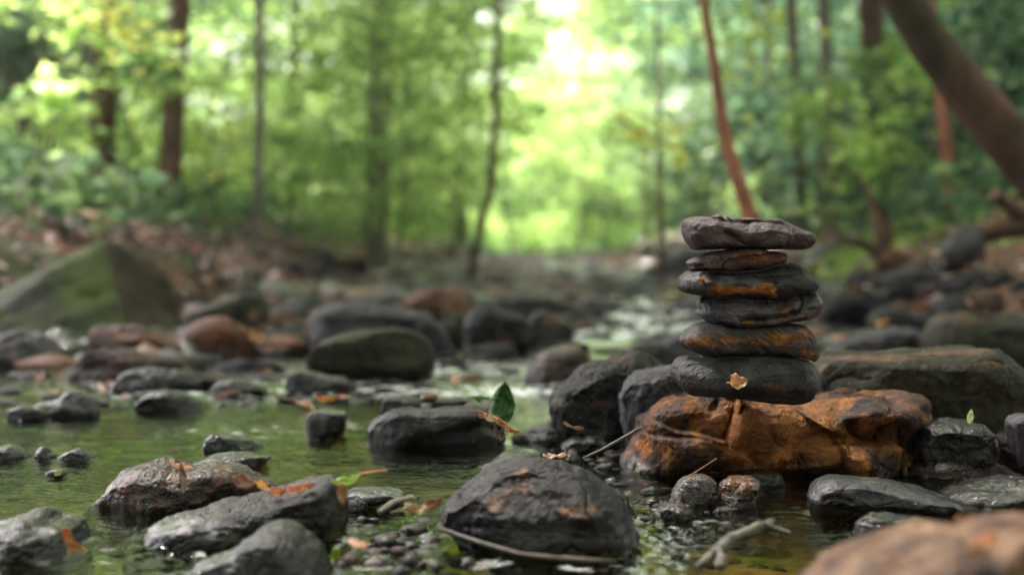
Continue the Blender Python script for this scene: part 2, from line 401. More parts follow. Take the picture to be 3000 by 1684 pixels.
# --- the balanced stack -------------------------------------------------------
S = lambda pts: CR(1900, 600, 2.41, pts)
s1 = lambda x, y: (1900 + x / 2.41, 600 + y / 2.41)
def G(lst, ox=1900, oy=600, k=2.41): return [(ox + x / k, oy + y / k, rx / k, ry / k, am) for x, y, rx, ry, am in lst]
DS = 2.09
HR = (420, 190)
GRP = 'stones balanced in the stack'
rock('flat_stone', S([(260, 160), (270, 120), (300, 100), (340, 90), (430, 86), (520, 97), (640, 97), (780, 98), (880, 105), (940, 113), (1000, 140), (1080, 180), (1150, 200), (1175, 225), (1172, 265), (1150, 295), (1120, 312), (1040, 316), (900, 308), (800, 313), (700, 313), (600, 311), (520, 304), (440, 306), (360, 316), (320, 305), (290, 265), (268, 225)]),
     'smooth purplish grey flat stone on the very top of the stack', d=DS, chip=.3, T=.062, res=HR, pal='purple', seed=11, e=.5, cuts=0, rough=.55, sink=0, wet=.35, group=GRP,
     feats=[('top', S([(255, 165), (380, 140), (560, 160), (700, 215), (860, 190), (1010, 215), (1170, 205)]), 1.5, 6), ('groove', S([(540, 190), (620, 235), (700, 285), (760, 310)]), .010, 9), ('step', S([(1020, 210), (1005, 270), (960, 315)]), .008, 6, 20), ('groove', S([(780, 300), (880, 215), (960, 205)]), .004, 7)],
     grey=G([(620, 130, 200, 50, .8), (800, 160, 200, 50, .9), (650, 260, 60, 30, .5)]), rust=G([(290, 130, 30, 30, .5), (360, 300, 60, 15, .4)]), rustb=-.25, rustc=(.17, .09, .055))
rock('flat_stone', S([(283, 410), (300, 392), (340, 370), (420, 345), (500, 328), (570, 313), (680, 307), (800, 312), (870, 328), (950, 335), (972, 355), (974, 400), (950, 415), (850, 438), (740, 458), (600, 468), (480, 472), (400, 470), (310, 458), (290, 430)]),
     'thin wedge of rusty brown stone, second from the top of the stack', d=DS + .01, T=.048, res=HR, pal='purple', seed=12, e=.55, cuts=0, sink=0, wet=.35, group=GRP,
     feats=[('step', S([(480, 460), (540, 400), (620, 360), (700, 345), (960, 350)]), .010, 5, 30), ('groove', S([(840, 350), (960, 348)]), .006, 4), ('groove', S([(830, 365), (970, 370)]), .004, 3)],
     rust=G([(820, 380, 180, 40, .55), (640, 360, 60, 20, .4), (400, 430, 60, 20, .3)]), rustb=-.05, rustc=(.36, .14, .075), streak=(4, 0, 0, 0, 5, 0, 0, 0, 16))
rock('flat_stone', S([(233, 560), (245, 520), (290, 482), (340, 468), (480, 466), (600, 463), (740, 450), (850, 432), (950, 420), (1050, 430), (1110, 455), (1145, 500), (1190, 545), (1196, 580), (1170, 605), (1080, 620), (1000, 640), (900, 665), (850, 670), (780, 655), (660, 652), (540, 660), (440, 657), (400, 640), (330, 630), (270, 607), (240, 590)]),
     'dark slate stone with a glowing orange front edge, third from the top', d=DS - .01, T=.068, res=HR, pal='slate', seed=13, e=.5, cuts=0, rough=.7, sink=0, wet=.35, group=GRP,
     feats=[('top', S([(235, 540), (340, 510), (420, 545), (500, 575), (600, 560), (720, 555), (830, 562), (900, 575), (980, 540), (1100, 515), (1190, 545)]), 2.2, 5), ('step', S([(900, 570), (870, 620), (880, 665)]), .008, 5, 25), ('groove', S([(660, 520), (760, 508), (900, 512), (1020, 490)]), .012, 6), ('groove', S([(390, 540), (400, 640)]), .006, 6)],
     grey=G([(650, 520, 260, 40, .8), (520, 500, 100, 40, .6), (970, 480, 100, 40, .6)]), rust=G([(500, 600, 110, 35, .75), (700, 600, 140, 40, .8), (850, 600, 60, 50, .8), (370, 545, 50, 35, .45), (1080, 560, 100, 50, .25)]), rustb=-.32, rustc=(.70, .25, .03))
rock('flat_stone', S([(350, 770), (362, 740), (358, 700), (372, 655), (440, 645), (600, 645), (800, 655), (1000, 632), (1100, 612), (1165, 608), (1200, 640), (1225, 690), (1220, 740), (1195, 785), (1140, 812), (1060, 816), (1000, 822), (900, 842), (800, 862), (700, 866), (600, 862), (500, 852), (420, 833), (370, 800)]),
     'grey stone with a shiny sloping top and greenish front, fourth from the top', d=DS, T=.064, res=HR, pal='stone', seed=14, e=.5, cuts=0, rough=.8, sink=0, wet=.5, group=GRP,
     feats=[('top', S([(355, 770), (480, 765), (560, 730), (680, 745), (850, 770), (1000, 755), (1100, 720)]), 1.6, 8), ('groove', S([(1090, 640), (1110, 700), (1060, 760), (920, 800), (760, 812), (650, 820)]), .016, 8), ('groove', S([(380, 680), (500, 690), (560, 665)]), .008, 10)],
     grey=G([(600, 700, 110, 40, .9)]), rust=G([(700, 830, 130, 22, .5), (950, 745, 130, 25, .45), (1150, 740, 50, 60, .3), (1150, 800, 60, 14, .4)]), rustb=-.22, moss=G([(900, 700, 150, 50, .35), (1050, 680, 60, 50, .4), (830, 780, 140, 20, .3)]), rustc=(.40, .17, .06))
rock('flat_stone', S([(247, 965), (260, 935), (300, 893), (360, 858), (430, 836), (520, 846), (650, 858), (800, 858), (900, 838), (1020, 840), (1080, 850), (1140, 875), (1180, 930), (1200, 1000), (1208, 1050), (1195, 1090), (1150, 1115), (1120, 1105), (1080, 1078), (980, 1066), (850, 1062), (700, 1062), (560, 1066), (470, 1074), (390, 1052), (320, 1030), (270, 1005)]),
     'blackish stone with scraped orange streaks, fifth from the top of the stack', d=DS - .005, T=.066, res=HR, pal='slate', seed=15, e=.55, cuts=0, rough=.8, sink=0, wet=.35, group=GRP,
     feats=[('top', S([(250, 940), (400, 900), (700, 920), (950, 900), (1130, 900)]), 1.0, 10)],
     rust=G([(400, 960, 150, 45, .50), (650, 960, 120, 40, .25), (980, 950, 180, 45, .52), (1120, 880, 60, 30, .45), (1130, 1050, 60, 40, .4)]), rustb=-.14, streak=(6, 0, 16, 0, 7, 0, 3, 0, 26), rustc=(.68, .27, .045))
rock('flat_stone', S([(182, 1180), (195, 1145), (230, 1108), (300, 1097), (400, 1090), (470, 1072), (540, 1055), (700, 1050), (900, 1052), (1040, 1060), (1100, 1080), (1135, 1110), (1165, 1180), (1182, 1240), (1172, 1310), (1140, 1370), (1060, 1400), (950, 1400), (800, 1385), (650, 1360), (480, 1350), (400, 1345), (320, 1338), (240, 1300), (200, 1250), (185, 1215)]),
     'thick charcoal stone at the foot of the stack with a tan leaf on its front', d=DS - .02, T=.075, res=HR, pal='slate', seed=16, e=.5, cuts=0, rough=.6, sink=0, wet=.35, group=GRP,
     feats=[('top', S([(190, 1200), (400, 1225), (600, 1245), (800, 1225), (1000, 1180), (1110, 1150)]), .9, 10), ('under', S([(200, 1250), (350, 1290), (560, 1290), (800, 1290), (1100, 1300)]), .8, 8), ('step', S([(1112, 1400), (1122, 1250), (1090, 1100)]), .012, 4, 14)],
     rust=G([(300, 1290, 100, 30, .35), (880, 1290, 140, 35, .5), (1000, 1230, 80, 30, .45), (600, 1310, 120, 20, .3)]), rustb=-.38, rustc=(.42, .16, .045))

B_ = lambda pts: CR(1800, 1100, 2.576, pts)
GB = lambda lst: G(lst, 1800, 1100, 2.576)
rock('base_boulder', B_([(105, 690), (150, 580), (180, 480), (200, 390), (260, 300), (330, 240), (400, 190), (490, 172), (570, 175), (680, 145), (800, 135), (960, 160), (1150, 190), (1350, 225), (1500, 225), (1650, 210), (1800, 190), (1900, 183), (1985, 188), (2040, 210), (2120, 200), (2200, 190), (2290, 205), (2340, 245), (2372, 320), (2368, 420), (2335, 560), (2290, 700), (2240, 800), (2150, 850), (1900, 850), (1640, 850), (1400, 870), (1100, 850), (800, 810), (500, 780), (250, 760)]),
     'wide craggy orange brown boulder that carries the whole stack of stones', base=1395, T=.115, res=(680, 300), pal='brown', seed=21, e=.55, cuts=0, rough=1.25, crack=1.0, chip=1.15, nchip=70, sink=.03, wet=.12, cat='boulder', z_wet=.02,
     feats=[('step', B_([(930, 175), (925, 300), (880, 400), (850, 490), (700, 450), (450, 400), (280, 330)]), .050, 6, 80),
            ('step', B_([(180, 430), (400, 440), (700, 470), (830, 530), (980, 590), (1060, 660)]), -.028, 8, 70),
            ('bump', *B_([(420, 300)])[0], 110, 50, .020), ('bump', *B_([(500, 600)])[0], 160, 50, .032),
            ('groove', B_([(850, 500), (900, 380), (960, 230)]), .034, 9),
            ('step', B_([(1350, 240), (1480, 330), (1640, 420), (1700, 520), (1750, 630)]), .036, 7, 70),
            ('groove', B_([(1660, 430), (1740, 520), (1760, 640)]), .028, 9),
            ('under', B_([(860, 690), (1200, 680), (1480, 668), (1740, 635)]), 2.0, 6),
            ('bump', *B_([(1300, 520)])[0], 170, 60, .016),
            ('groove', B_([(1800, 400), (1850, 470), (1960, 500), (2020, 440)]), .044, 15),
            ('step', B_([(1800, 520), (1960, 510), (2100, 510), (2200, 560)]), -.034, 6, 70),
            ('groove', B_([(2180, 400), (2220, 560), (2160, 720)]), .030, 11),
            ('bump', *B_([(1950, 260)])[0], 60, 30, .030), ('bump', *B_([(2200, 300)])[0], 50, 50, .030), ('bump', *B_([(2000, 650)])[0], 80, 55, .016),
            ('step', B_([(1980, 480), (2010, 380), (2090, 330), (2060, 230)]), .024, 5, 40)],
     grey=GB([(620, 220, 130, 60, .75), (480, 190, 60, 30, .5), (910, 620, 50, 40, .95), (2200, 240, 80, 50, .8), (1930, 210, 80, 20, .6), (430, 330, 60, 40, .4), (1720, 690, 40, 60, .5)]),
     rust=GB([(1300, 450, 500, 200, .5)]), rustb=.05, rustc=(.66, .27, .055))

# --- the stones around it, nearest first ---------------------------------------
Z4 = lambda pts: CR(0, 1124, 2.576, pts)
Z5 = lambda pts: CR(1000, 1124, 2.576, pts)
Z6 = lambda pts: CR(2000, 1124, 2.576, pts)
Z2 = lambda pts: CR(1000, 550, 2.576, pts)
Z1 = lambda pts: CR(0, 550, 2.576, pts)
Z3 = lambda pts: CR(2000, 550, 2.576, pts)
g4 = lambda l: G(l, 0, 1124, 2.576)
g5 = lambda l: G(l, 1000, 1124, 2.576)
g6 = lambda l: G(l, 2000, 1124, 2.576)
MR = (240, 110)
rock('boulder', [(x_ + 35, y_ + 48) for x_, y_ in Z6([(820, 1500), (1050, 1370), (1300, 1250), (1500, 1145), (1620, 1090), (1750, 1062), (1900, 1050), (2060, 1065), (2200, 1062), (2350, 1012), (2500, 985), (2750, 990), (3000, 1080), (3200, 1300), (3200, 1800), (2000, 1900), (1000, 1700)])],
     'blurred tan boulder filling the bottom right corner of the photo', d=1.06, T=.11, res=MR, pal='peach', seed=31, rustb=-.08, rustc=(.44, .21, .08), grey=g6([(2350, 1400, 350, 130, 1.2), (1750, 1250, 150, 40, .6)]), wet=.1, cat='boulder', e=.8)
rock('boulder', Z5([(745, 1040), (760, 960), (850, 880), (1000, 760), (1150, 665), (1300, 618), (1450, 612), (1600, 640), (1800, 685), (1950, 780), (2100, 900), (2200, 1050), (2258, 1200), (2262, 1330), (2100, 1400), (1700, 1400), (1350, 1360), (1100, 1290), (900, 1200), (760, 1110)]),
     'large rounded charcoal boulder with tan blotches, front and centre', base=1632, T=.095, res=(300, 140), pal='dark', seed=32, rust=g5([(1380, 690, 90, 40, .6), (1150, 900, 120, 90, .6), (1800, 960, 200, 60, .7), (1400, 800, 150, 60, .5)]), rustb=-.34, rustc=(.42, .25, .14), e=.78, rough=1.2, cuts=3,
     feats=[('top', Z5([(745, 1030), (1100, 1020), (1400, 1060), (1700, 1010), (2000, 960), (2200, 1050)]), .7, 30)], grey=g5([(1250, 750, 350, 120, .75), (1600, 760, 200, 60, .5)]), mossb=-.75, cat='boulder', wet=.3)
rock('rock', Z4([(590, 985), (650, 920), (760, 850), (800, 780), (900, 700), (1050, 632), (1150, 605), (1250, 605), (1330, 640), (1450, 652), (1550, 628), (1750, 632), (1850, 690), (1950, 740), (2030, 800), (2045, 870), (1900, 930), (1700, 950), (1450, 1000), (1100, 1030), (900, 1060), (700, 1050)]),
     'wet reddish brown rock with curled leaves on its right end', base=1500, T=.09, res=(280, 120), pal='brown', seed=33, rust=g4([(900, 880, 150, 80, .35), (1200, 900, 100, 60, .3)]), rustb=-.05, rustc=(.26, .085, .045), wet=.6, e=.66)
rock('rock', Z4([(940, 1250), (985, 1200), (1200, 1075), (1500, 985), (1900, 885), (2200, 820), (2420, 768), (2495, 775), (2530, 850), (2562, 950), (2575, 1080), (2510, 1180), (2300, 1230), (1900, 1290), (1500, 1300), (1150, 1300)]),
     'long charcoal rock with a flat top sloping down to the left', base=1608, T=.10, res=(300, 130), pal='dark', seed=34, feats=[('top', Z4([(960, 1240), (1250, 1130), (1600, 1010), (2000, 930), (2300, 900), (2500, 830)]), 2.6, 8)], grey=g4([(1400, 1020, 400, 90, .8), (2100, 860, 300, 70, .7)]), wet=.35, e=.55, cuts=2)
rock('rock', Z4([(1440, 1420), (1560, 1360), (1700, 1300), (1850, 1200), (1980, 1132), (2100, 1112), (2220, 1150), (2340, 1250), (2420, 1370), (2470, 1480), (2300, 1560), (1900, 1560), (1550, 1520)]),
     'rounded dark grey hump half cut off by the bottom edge', d=1.46, T=.085, res=MR, pal='dark', seed=35, grey=g4([(2080, 1200, 110, 60, .8)]), rust=g4([(1850, 1350, 120, 60, .5)]), rustb=-.6, rustc=(.12, .08, .05), wet=.5, e=.8)
rock('rock', Z4([(-250, 1180), (-60, 1100), (80, 1050), (180, 1018), (260, 1025), (330, 1082), (400, 1088), (470, 1115), (495, 1160), (540, 1250), (565, 1330), (520, 1420), (300, 1500), (0, 1520), (-250, 1450)]),
     'blurred black rock with a pointed crest at the lower left edge', d=1.60, T=.10, res=MR, pal='dark', seed=36, wet=.6, grey=g4([(400, 1110, 60, 30, .9), (180, 1040, 80, 25, .6)]), e=.6, feats=[('top', Z4([(-60, 1190), (150, 1130), (260, 1160), (480, 1140)]), 1.2, 8)])
# long stones with the big green leaf
rock('rock', Z5([(302, 430), (318, 372), (400, 322), (550, 297), (750, 276), (950, 284), (1100, 308), (1160, 345), (1225, 390), (1225, 450), (1150, 495), (800, 505), (450, 505), (330, 485)]),
     'long smooth black stone lying at the waterline left of the stack', base=1302, T=.07, res=(320, 110), pal='dark', seed=41, wet=.6, grey=g5([(700, 300, 350, 25, .65)]), e=.55, rough=.7)
rock('rock', Z5([(200, 330), (270, 270), (340, 225), (430, 205), (550, 212), (750, 212), (900, 195), (1010, 200), (1060, 240), (1050, 290), (900, 320), (600, 340), (400, 380), (280, 400), (230, 380)]),
     'rough pale grey slab leaning behind the long black stone', d=2.52, T=.07, res=MR, pal='grey', seed=42, wet=.5, e=.6, rust=g5([(430, 280, 60, 15, .5)]), rustb=-.6, grey=g5([(700, 230, 300, 40, .6)]))
rock('rock', Z5([(295, 190), (310, 130), (360, 105), (440, 102), (560, 115), (612, 150), (605, 200), (500, 225), (360, 230)]), 'small rounded dark stone left of the orange nut', d=2.72, T=.05, pal='dark', seed=43, wet=.5, res=(120, 60))
rock('rock', Z5([(598, 190), (615, 150), (660, 130), (800, 118), (900, 112), (960, 130), (990, 180), (960, 220), (700, 225)]), 'flat topped dark stone with an orange nut on it', d=2.70, T=.05, pal='dark', seed=44, wet=.5, res=(120, 60), grey=g5([(820, 125, 130, 18, 1)]))
rock('rock', Z5([(900, 230), (930, 170), (1000, 150), (1150, 150), (1210, 175), (1240, 230), (1235, 280), (1150, 320), (980, 310), (910, 280)]), 'dark maroon stone in front of the upright green leaf', d=2.60, T=.05, pal='purple', seed=45, wet=.6, res=(120, 60))
# right of centre, behind
rock('rock', [(1610, 1215), (1615, 1180), (1655, 1130), (1710, 1085), (1780, 1055), (1840, 1037), (1880, 1035), (1920, 1058), (1945, 1085), (1960, 1130), (1970, 1230), (1930, 1280), (1820, 1290), (1700, 1285), (1620, 1260)],
     'dark rounded rock with orange stains, left of the grey boulder behind the stack', d=2.52, T=.11, res=MR, pal='dark', seed=51, rust=[(1760, 1180, 60, 30, .5), (1840, 1060, 60, 25, .5), (1700, 1100, 40, 40, .3)], rustb=-.30, rustc=(.24, .10, .055), e=.7, grey=[(1790, 1120, 60, 30, .6)])
rock('rock', [(1813, 1165), (1830, 1125), (1880, 1095), (1950, 1077), (2020, 1075), (2100, 1095), (2200, 1130), (2200, 1250), (2050, 1300), (1900, 1310), (1850, 1290), (1828, 1220)],
     'plain blue grey boulder partly hidden behind the foot of the stack', d=2.36, T=.09, res=MR, pal='bluegrey', seed=52, rustb=-.9, e=.62, wet=.25, cuts=4)
rock('rock', Z5([(1290, 420), (1340, 385), (1430, 335), (1550, 302), (1700, 305), (1850, 335), (1940, 385), (1960, 440), (1800, 480), (1500, 480), (1340, 460)]), 'low wet black rock under the rounded rust stained rock', base=1302, T=.06, pal='black', seed=53, wet=.9, res=(160, 70), grey=g5([(1500, 350, 60, 40, 1)]))
rock('rock', Z5([(1650, 500), (1700, 445), (1770, 410), (1830, 415), (1870, 400), (1950, 390), (2010, 430), (2060, 490), (2000, 530), (1800, 540), (1680, 530)]), 'lumpy wet dark stone beside the thin slanting twig', base=1326, T=.05, pal='dark', seed=54, wet=.95, res=(160, 70))
rock('rock', Z5([(960, 700), (1050, 655), (1150, 600), (1270, 522), (1385, 512), (1480, 530), (1530, 575), (1570, 640), (1500, 700), (1200, 720), (1040, 720)]), 'pointed speckled black stone peeping over the front boulder', base=1392, T=.06, pal='dark', seed=55, wet=.75, res=(200, 90), e=.8, grey=g5([(1400, 540, 30, 40, .8)]))
# mossy boulder and stones at the right
rock('boulder', Z3([(1022, 1420), (1040, 1360), (1100, 1312), (1250, 1278), (1500, 1264), (1800, 1240), (2100, 1226), (2300, 1214), (2385, 1240), (2480, 1310), (2570, 1375), (2680, 1500), (2680, 1700), (2400, 1800), (1800, 1820), (1200, 1780), (1040, 1600)]),
     'broad mossy boulder with a tan upper rim to the right of the stack', d=2.42, T=.16, res=(340, 150), pal='mossy', seed=61, e=.6, rough=.8, cat='boulder', wet=.1, grey=G([(1250, 1480, 180, 80, .8), (2400, 1500, 150, 60, .6)], 2000, 550, 2.576),
     rust=G([(1400, 1280, 400, 22, .75), (2100, 1240, 300, 20, .8), (2430, 1340, 130, 30, .6), (1080, 1370, 50, 40, .6)], 2000, 550, 2.576), rustb=-.12, rustc=(.30, .17, .10), mossb=-.38, feats=[('top', Z3([(1020, 1370), (1300, 1310), (2300, 1250), (2560, 1410)]), 1.0, 10)])
rock('rock', Z6([(1775, 520), (1830, 400), (1860, 345), (1950, 312), (2100, 296), (2230, 300), (2300, 338), (2350, 400), (2368, 470), (2340, 580), (2200, 650), (1900, 650)]), 'rounded black stone with a small pale green leaf standing on it', d=2.16, T=.075, pal='black', seed=62, wet=.6, res=MR, rust=g6([(1900, 320, 60, 20, .5), (2200, 320, 80, 20, .5)]), rustb=-.5, rustc=(.17, .07, .035))
rock('rock', Z6([(1725, 700), (1760, 622), (1820, 580), (1900, 552), (2000, 562), (2200, 590), (2400, 620), (2510, 660), (2590, 720), (2560, 790), (2200, 800), (1850, 790)]), 'low wet maroon rock under the rounded black stone', base=1412, T=.08, pal='brown', seed=63, wet=.95, res=MR, grey=g6([(1880, 640, 70, 50, .7)]))
rock('rock', Z6([(975, 880), (1000, 830), (1040, 775), (1110, 742), (1220, 735), (1450, 746), (1700, 788), (1900, 840), (2060, 900), (2150, 960), (2185, 1010), (2100, 1050), (1850, 1065), (1450, 1060), (1150, 1020), (1010, 960)]), 'long smooth grey stone in the brown water below the craggy boulder', base=1520, T=.075, pal='grey', seed=64, wet=.65, res=(320, 130), e=.66, rust=g6([(1050, 800, 60, 60, .5), (2000, 950, 100, 50, .4)]), rustb=-.55, rustc=(.13, .07, .045),
     feats=[('under', Z6([(1040, 900), (1150, 860), (1300, 905), (1600, 910), (2000, 960)]), 1.2, 8), ('groove', Z6([(1080, 890), (1160, 850), (1280, 890)]), .008, 8)], rough=.8)
rock('rock', Z6([(1320, 1110), (1350, 1030), (1420, 1005), (1600, 1008), (1780, 1030), (1900, 1060), (1850, 1140), (1600, 1180), (1400, 1170)]), 'small dark stone awash just below the long smooth grey stone', d=1.72, T=.04, pal='dark', seed=65, wet=.9, res=(140, 60))
rock('rock', Z6([(2030, 880), (2090, 835), (2200, 805), (2400, 778), (2600, 755), (2850, 770), (2850, 960), (2600, 1000), (2300, 980), (2090, 950)]), 'dark sloping stone cut off by the right edge above the tan boulder', base=1490, T=.09, pal='dark', seed=66, wet=.5, res=MR, grey=g6([(2300, 800, 250, 25, .6)]))
rock('rock', Z6([(2490, 300), (2540, 262), (2620, 245), (2750, 270), (2760, 380), (2600, 400), (2500, 350)]), 'grey stone tip showing at the right edge beside the mossy boulder', d=2.12, T=.05, pal='bluegrey', seed=67, res=(100, 50))
rock('rock', Z6([(2420, 420), (2500, 385), (2620, 360), (2800, 380), (2800, 620), (2560, 640), (2440, 560)]), 'black boulder in the shade at the right edge, beside the rounded black stone', d=2.25, T=.07, pal='black', seed=68, res=(120, 60), wet=.6)
rock('rock', B_([(440, 935), (480, 830), (560, 772), (680, 757), (750, 790), (787, 870), (792, 940), (700, 1020), (500, 1040), (440, 1000)]), 'wet grey and purple pebble left of the small orange stone', base=1484, T=.04, pal='purple', seed=71, wet=.95, res=(160, 80), grey=GB([(560, 840, 60, 50, .9)]))
rock('rock', B_([(785, 960), (800, 850), (850, 792), (950, 775), (1050, 776), (1097, 812), (1096, 870), (1062, 965), (990, 1040), (850, 1060), (790, 1030)]), 'small wet orange stone in front of the craggy boulder', base=1494, T=.045, pal='brown', seed=72, wet=1, res=(160, 80), rust=GB([(950, 830, 120, 60, .8)]), rustb=-.1, rustc=(.32, .11, .03), grey=GB([(960, 960, 90, 60, .9)]))
rock('rock', B_([(880, 800), (960, 750), (1080, 726), (1200, 730), (1275, 762), (1285, 840), (1150, 880), (950, 860)]), 'low blackish purple stone tucked under the craggy boulder', base=1428, T=.04, pal='black', seed=73, wet=.7, res=(140, 60))
rock('rock', Z5([(2380, 990), (2410, 930), (2480, 905), (2570, 920), (2640, 960), (2640, 1040), (2500, 1060), (2400, 1040)]), 'maroon wet pebble below the grey and purple pebble', base=1525, T=.03, pal='brown', seed=74, wet=1, res=(100, 50))
rock('rock', B_([(255, 700), (290, 660), (360, 648), (450, 662), (540, 705), (560, 750), (450, 770), (300, 750)]), 'flat wet ledge stone at the left foot of the craggy boulder', base=1392, T=.03, pal='black', seed=75, wet=1, res=(120, 50))
# small stones in the pool
rock('small_rock', Z4([(1530, 505), (1540, 450), (1565, 408), (1620, 382), (1750, 396), (1870, 425), (1930, 455), (1975, 482), (1930, 530), (1750, 550), (1580, 545)]), 'small black stone alone in the pool, pointed to the right', base=1322, T=.035, pal='dark', seed=81, wet=.7, res=(160, 80), rust=g4([(1900, 460, 50, 20, .6)]), rustb=-.6, e=.55)
rock('small_rock', Z4([(1400, 640), (1480, 600), (1560, 565), (1700, 542), (1850, 540), (1990, 548), (2030, 575), (1960, 640), (1880, 690), (1700, 690), (1500, 680)]), 'flat speckled stone barely breaking the water below the small black stone', base=1378, T=.05, pal='grey', seed=82, wet=.95, res=(160, 70), sink=.015)
rock('small_rock', Z4([(-120, 560), (-60, 495), (40, 474), (110, 480), (170, 515), (212, 570), (190, 620), (60, 640), (-80, 620)]), 'leftmost of three small wet black stones in a row at the left edge', base=1350, T=.035, pal='black', seed=83, wet=.8, res=(120, 60), grey=g4([(60, 490, 80, 20, .8)]))
rock('small_rock', Z4([(205, 600), (240, 560), (280, 500), (315, 470), (345, 485), (375, 520), (408, 545), (400, 600), (320, 630), (230, 625)]), 'middle one of the three small stones, shaped like a pyramid', base=1350, T=.025, pal='dark', seed=84, wet=.8, res=(120, 60), e=.9, grey=g4([(300, 520, 50, 30, .9)]))
rock('small_rock', Z4([(410, 600), (440, 560), (500, 515), (580, 490), (640, 505), (680, 535), (708, 565), (690, 620), (560, 640), (440, 630)]), 'rightmost and flattest of the three small wet stones', base=1354, T=.03, pal='black', seed=85, wet=.9, res=(120, 60), grey=g4([(580, 510, 80, 20, .7)]))
rock('small_rock', Z4([(330, 690), (360, 660), (420, 645), (480, 655), (500, 690), (470, 715), (380, 715)]), 'tiny stone with an olive leaf on it in the lower left pool', base=1398, T=.02, pal='brown', seed=86, wet=1, res=(60, 30), sink=.01)
rock('rock', Z5([(-80, 960), (0, 880), (50, 820), (150, 805), (300, 812), (420, 835), (470, 870), (400, 960), (250, 1000), (50, 1010)]), 'wet dark rock with a bleached stick lying against it', base=1500, T=.05, pal='dark', seed=87, wet=.9, res=MR, grey=g5([(200, 850, 200, 30, .9)]))
rock('small_rock', Z5([(-280, 260), (-230, 215), (-150, 200), (-60, 205), (20, 225), (20, 270), (-120, 290), (-250, 285)]), 'glistening wet stone under an orange leaf in the middle of the pool', d=2.66, T=.05, pal='grey', seed=88, wet=1, res=(100, 50))
# mid distance, left
def q4(n, pts, lab, base, **k):
    k.setdefault('res', (110, 54)); return rock(n, Q(pts), lab, base=base * 3000 / 2576, **k)
def qg(lst): return [(x * 1.1646, y * 1.1646, rx * 1.1646, ry * 1.1646, am) for x, y, rx, ry, am in lst]
q4('rock', [(268, 1000), (290, 955), (330, 932), (400, 928), (470, 940), (505, 965), (512, 995), (470, 1010), (330, 1015)], 'flat black stone, largest of the dark cluster at the left of the pool', 985, pal='black', seed=91, wet=.6, grey=qg([(400, 935, 60, 10, .9)]))
q4('rock', [(335, 1045), (350, 1005), (400, 985), (440, 985), (480, 1000), (505, 1030), (480, 1050), (380, 1060)], 'low wet stone in front of the flat black stone', 1035, pal='dark', seed=92, wet=.9)
q4('rock', [(525, 995), (545, 965), (600, 955), (650, 970), (675, 990), (640, 1010), (560, 1010)], 'small black stone right of the flat black stone', 995, pal='black', seed=93, wet=.8)
q4('rock', [(60, 1060), (85, 1020), (140, 1005), (170, 985), (210, 990), (240, 1020), (245, 1050), (160, 1075), (90, 1075)], 'jagged wet grey stone at the far left of the pool', 1050, pal='grey', seed=94, wet=.8)
q4('rock', [(15, 1060), (25, 1030), (70, 1022), (110, 1035), (110, 1060), (60, 1070)], 'small low stone between the left edge and the jagged stone', 1058, pal='dark', seed=95, wet=.8)
q4('rock', [(715, 985), (725, 945), (770, 935), (830, 945), (880, 960), (890, 990), (820, 1005), (740, 1000)], 'wet dark stone just below the mossy green oval rock', 990, pal='dark', seed=96, wet=.9)
q4('rock', [(766, 915), (775, 885), (800, 865), (880, 836), (960, 826), (1030, 832), (1070, 852), (1088, 890), (1085, 930), (1050, 975), (960, 985), (860, 970), (790, 945)], 'smooth mossy green oval rock in the middle distance', 960, pal='mossy', seed=97, T=.12, res=(200, 90), mossb=-.02, rust=qg([(1000, 920, 90, 14, .8)]), rustb=-.7, wet=.1, rough=.6, rustc=(.20, .10, .06), feats=[('under', Q([(770, 920), (880, 915), (1000, 930), (1090, 920)]), 1.6, 8)])
q4('rock', [(778, 850), (785, 800), (810, 775), (870, 763), (960, 770), (1050, 788), (1100, 815), (1130, 860), (1130, 900), (1050, 920), (880, 900), (800, 880)], 'long humped grey rock behind the mossy green oval rock', 905, pal='bluegrey', seed=98, T=.17, res=(200, 90), rust=qg([(880, 815, 50, 14, .7), (930, 820, 30, 10, .5)]), rustb=-.8, rustc=(.30, .15, .09), wet=.2)
def crag(name, pts, label, cat, colfn, bev=.014, step=.03, amp=.013, seed=1):
    """angular block: hull of points read from the photo at real distances, bevelled, split fine and roughened"""
    import bmesh
    bm = bmesh.new(); W = np.array([[float(c) for c in P(*q(x, y), d)] if z is None else [float(P(*q(x, y), d)[0]), d, z] for x, y, d, z in pts]); c = W.mean(0)
    for v in W - c: bm.verts.new(v)
    r = bmesh.ops.convex_hull(bm, input=bm.verts[:]); bmesh.ops.delete(bm, geom=[g for g in r['geom_interior'] if isinstance(g, bmesh.types.BMVert)], context='VERTS')
    bmesh.ops.dissolve_limit(bm, angle_limit=R(4), verts=bm.verts[:], edges=bm.edges[:])
    bmesh.ops.bevel(bm, geom=bm.edges[:] + bm.verts[:], offset=bev, segments=3, profile=.6, affect='EDGES')
    for k in range(7):
        bmesh.ops.triangulate(bm, faces=bm.faces[:]); lo = [e for e in bm.edges if e.calc_length() > step]
        if not lo or len(bm.verts) > 60000: break
        bmesh.ops.subdivide_edges(bm, edges=lo, cuts=1)
    bmesh.ops.triangulate(bm, faces=bm.faces[:]); bm.normal_update()
    V = np.array([v.co[:] for v in bm.verts]); Nn = np.array([v.normal[:] for v in bm.verts]); F = np.array([[v.index for v in f.verts] for f in bm.faces]) if not bm.verts.index_update() else 0; bm.free()
    V = V + Nn * (amp * (1.6 * fbm(V * 4 + seed, 3, seed) + .7 * fbm(V * 16, 3, 2) - 1.2 * sstep(.82, .98, ridged(V * 3.5, 2, 4))))[:, None]
    o = link(name, mesh_np(name, V, None, F, M_ROCK, colfn(V, Nn), {'wet': np.full(len(V), .0)}), loc=c); tag(o, label, cat); ROCKS.append(np.zeros((0, 2))); return o
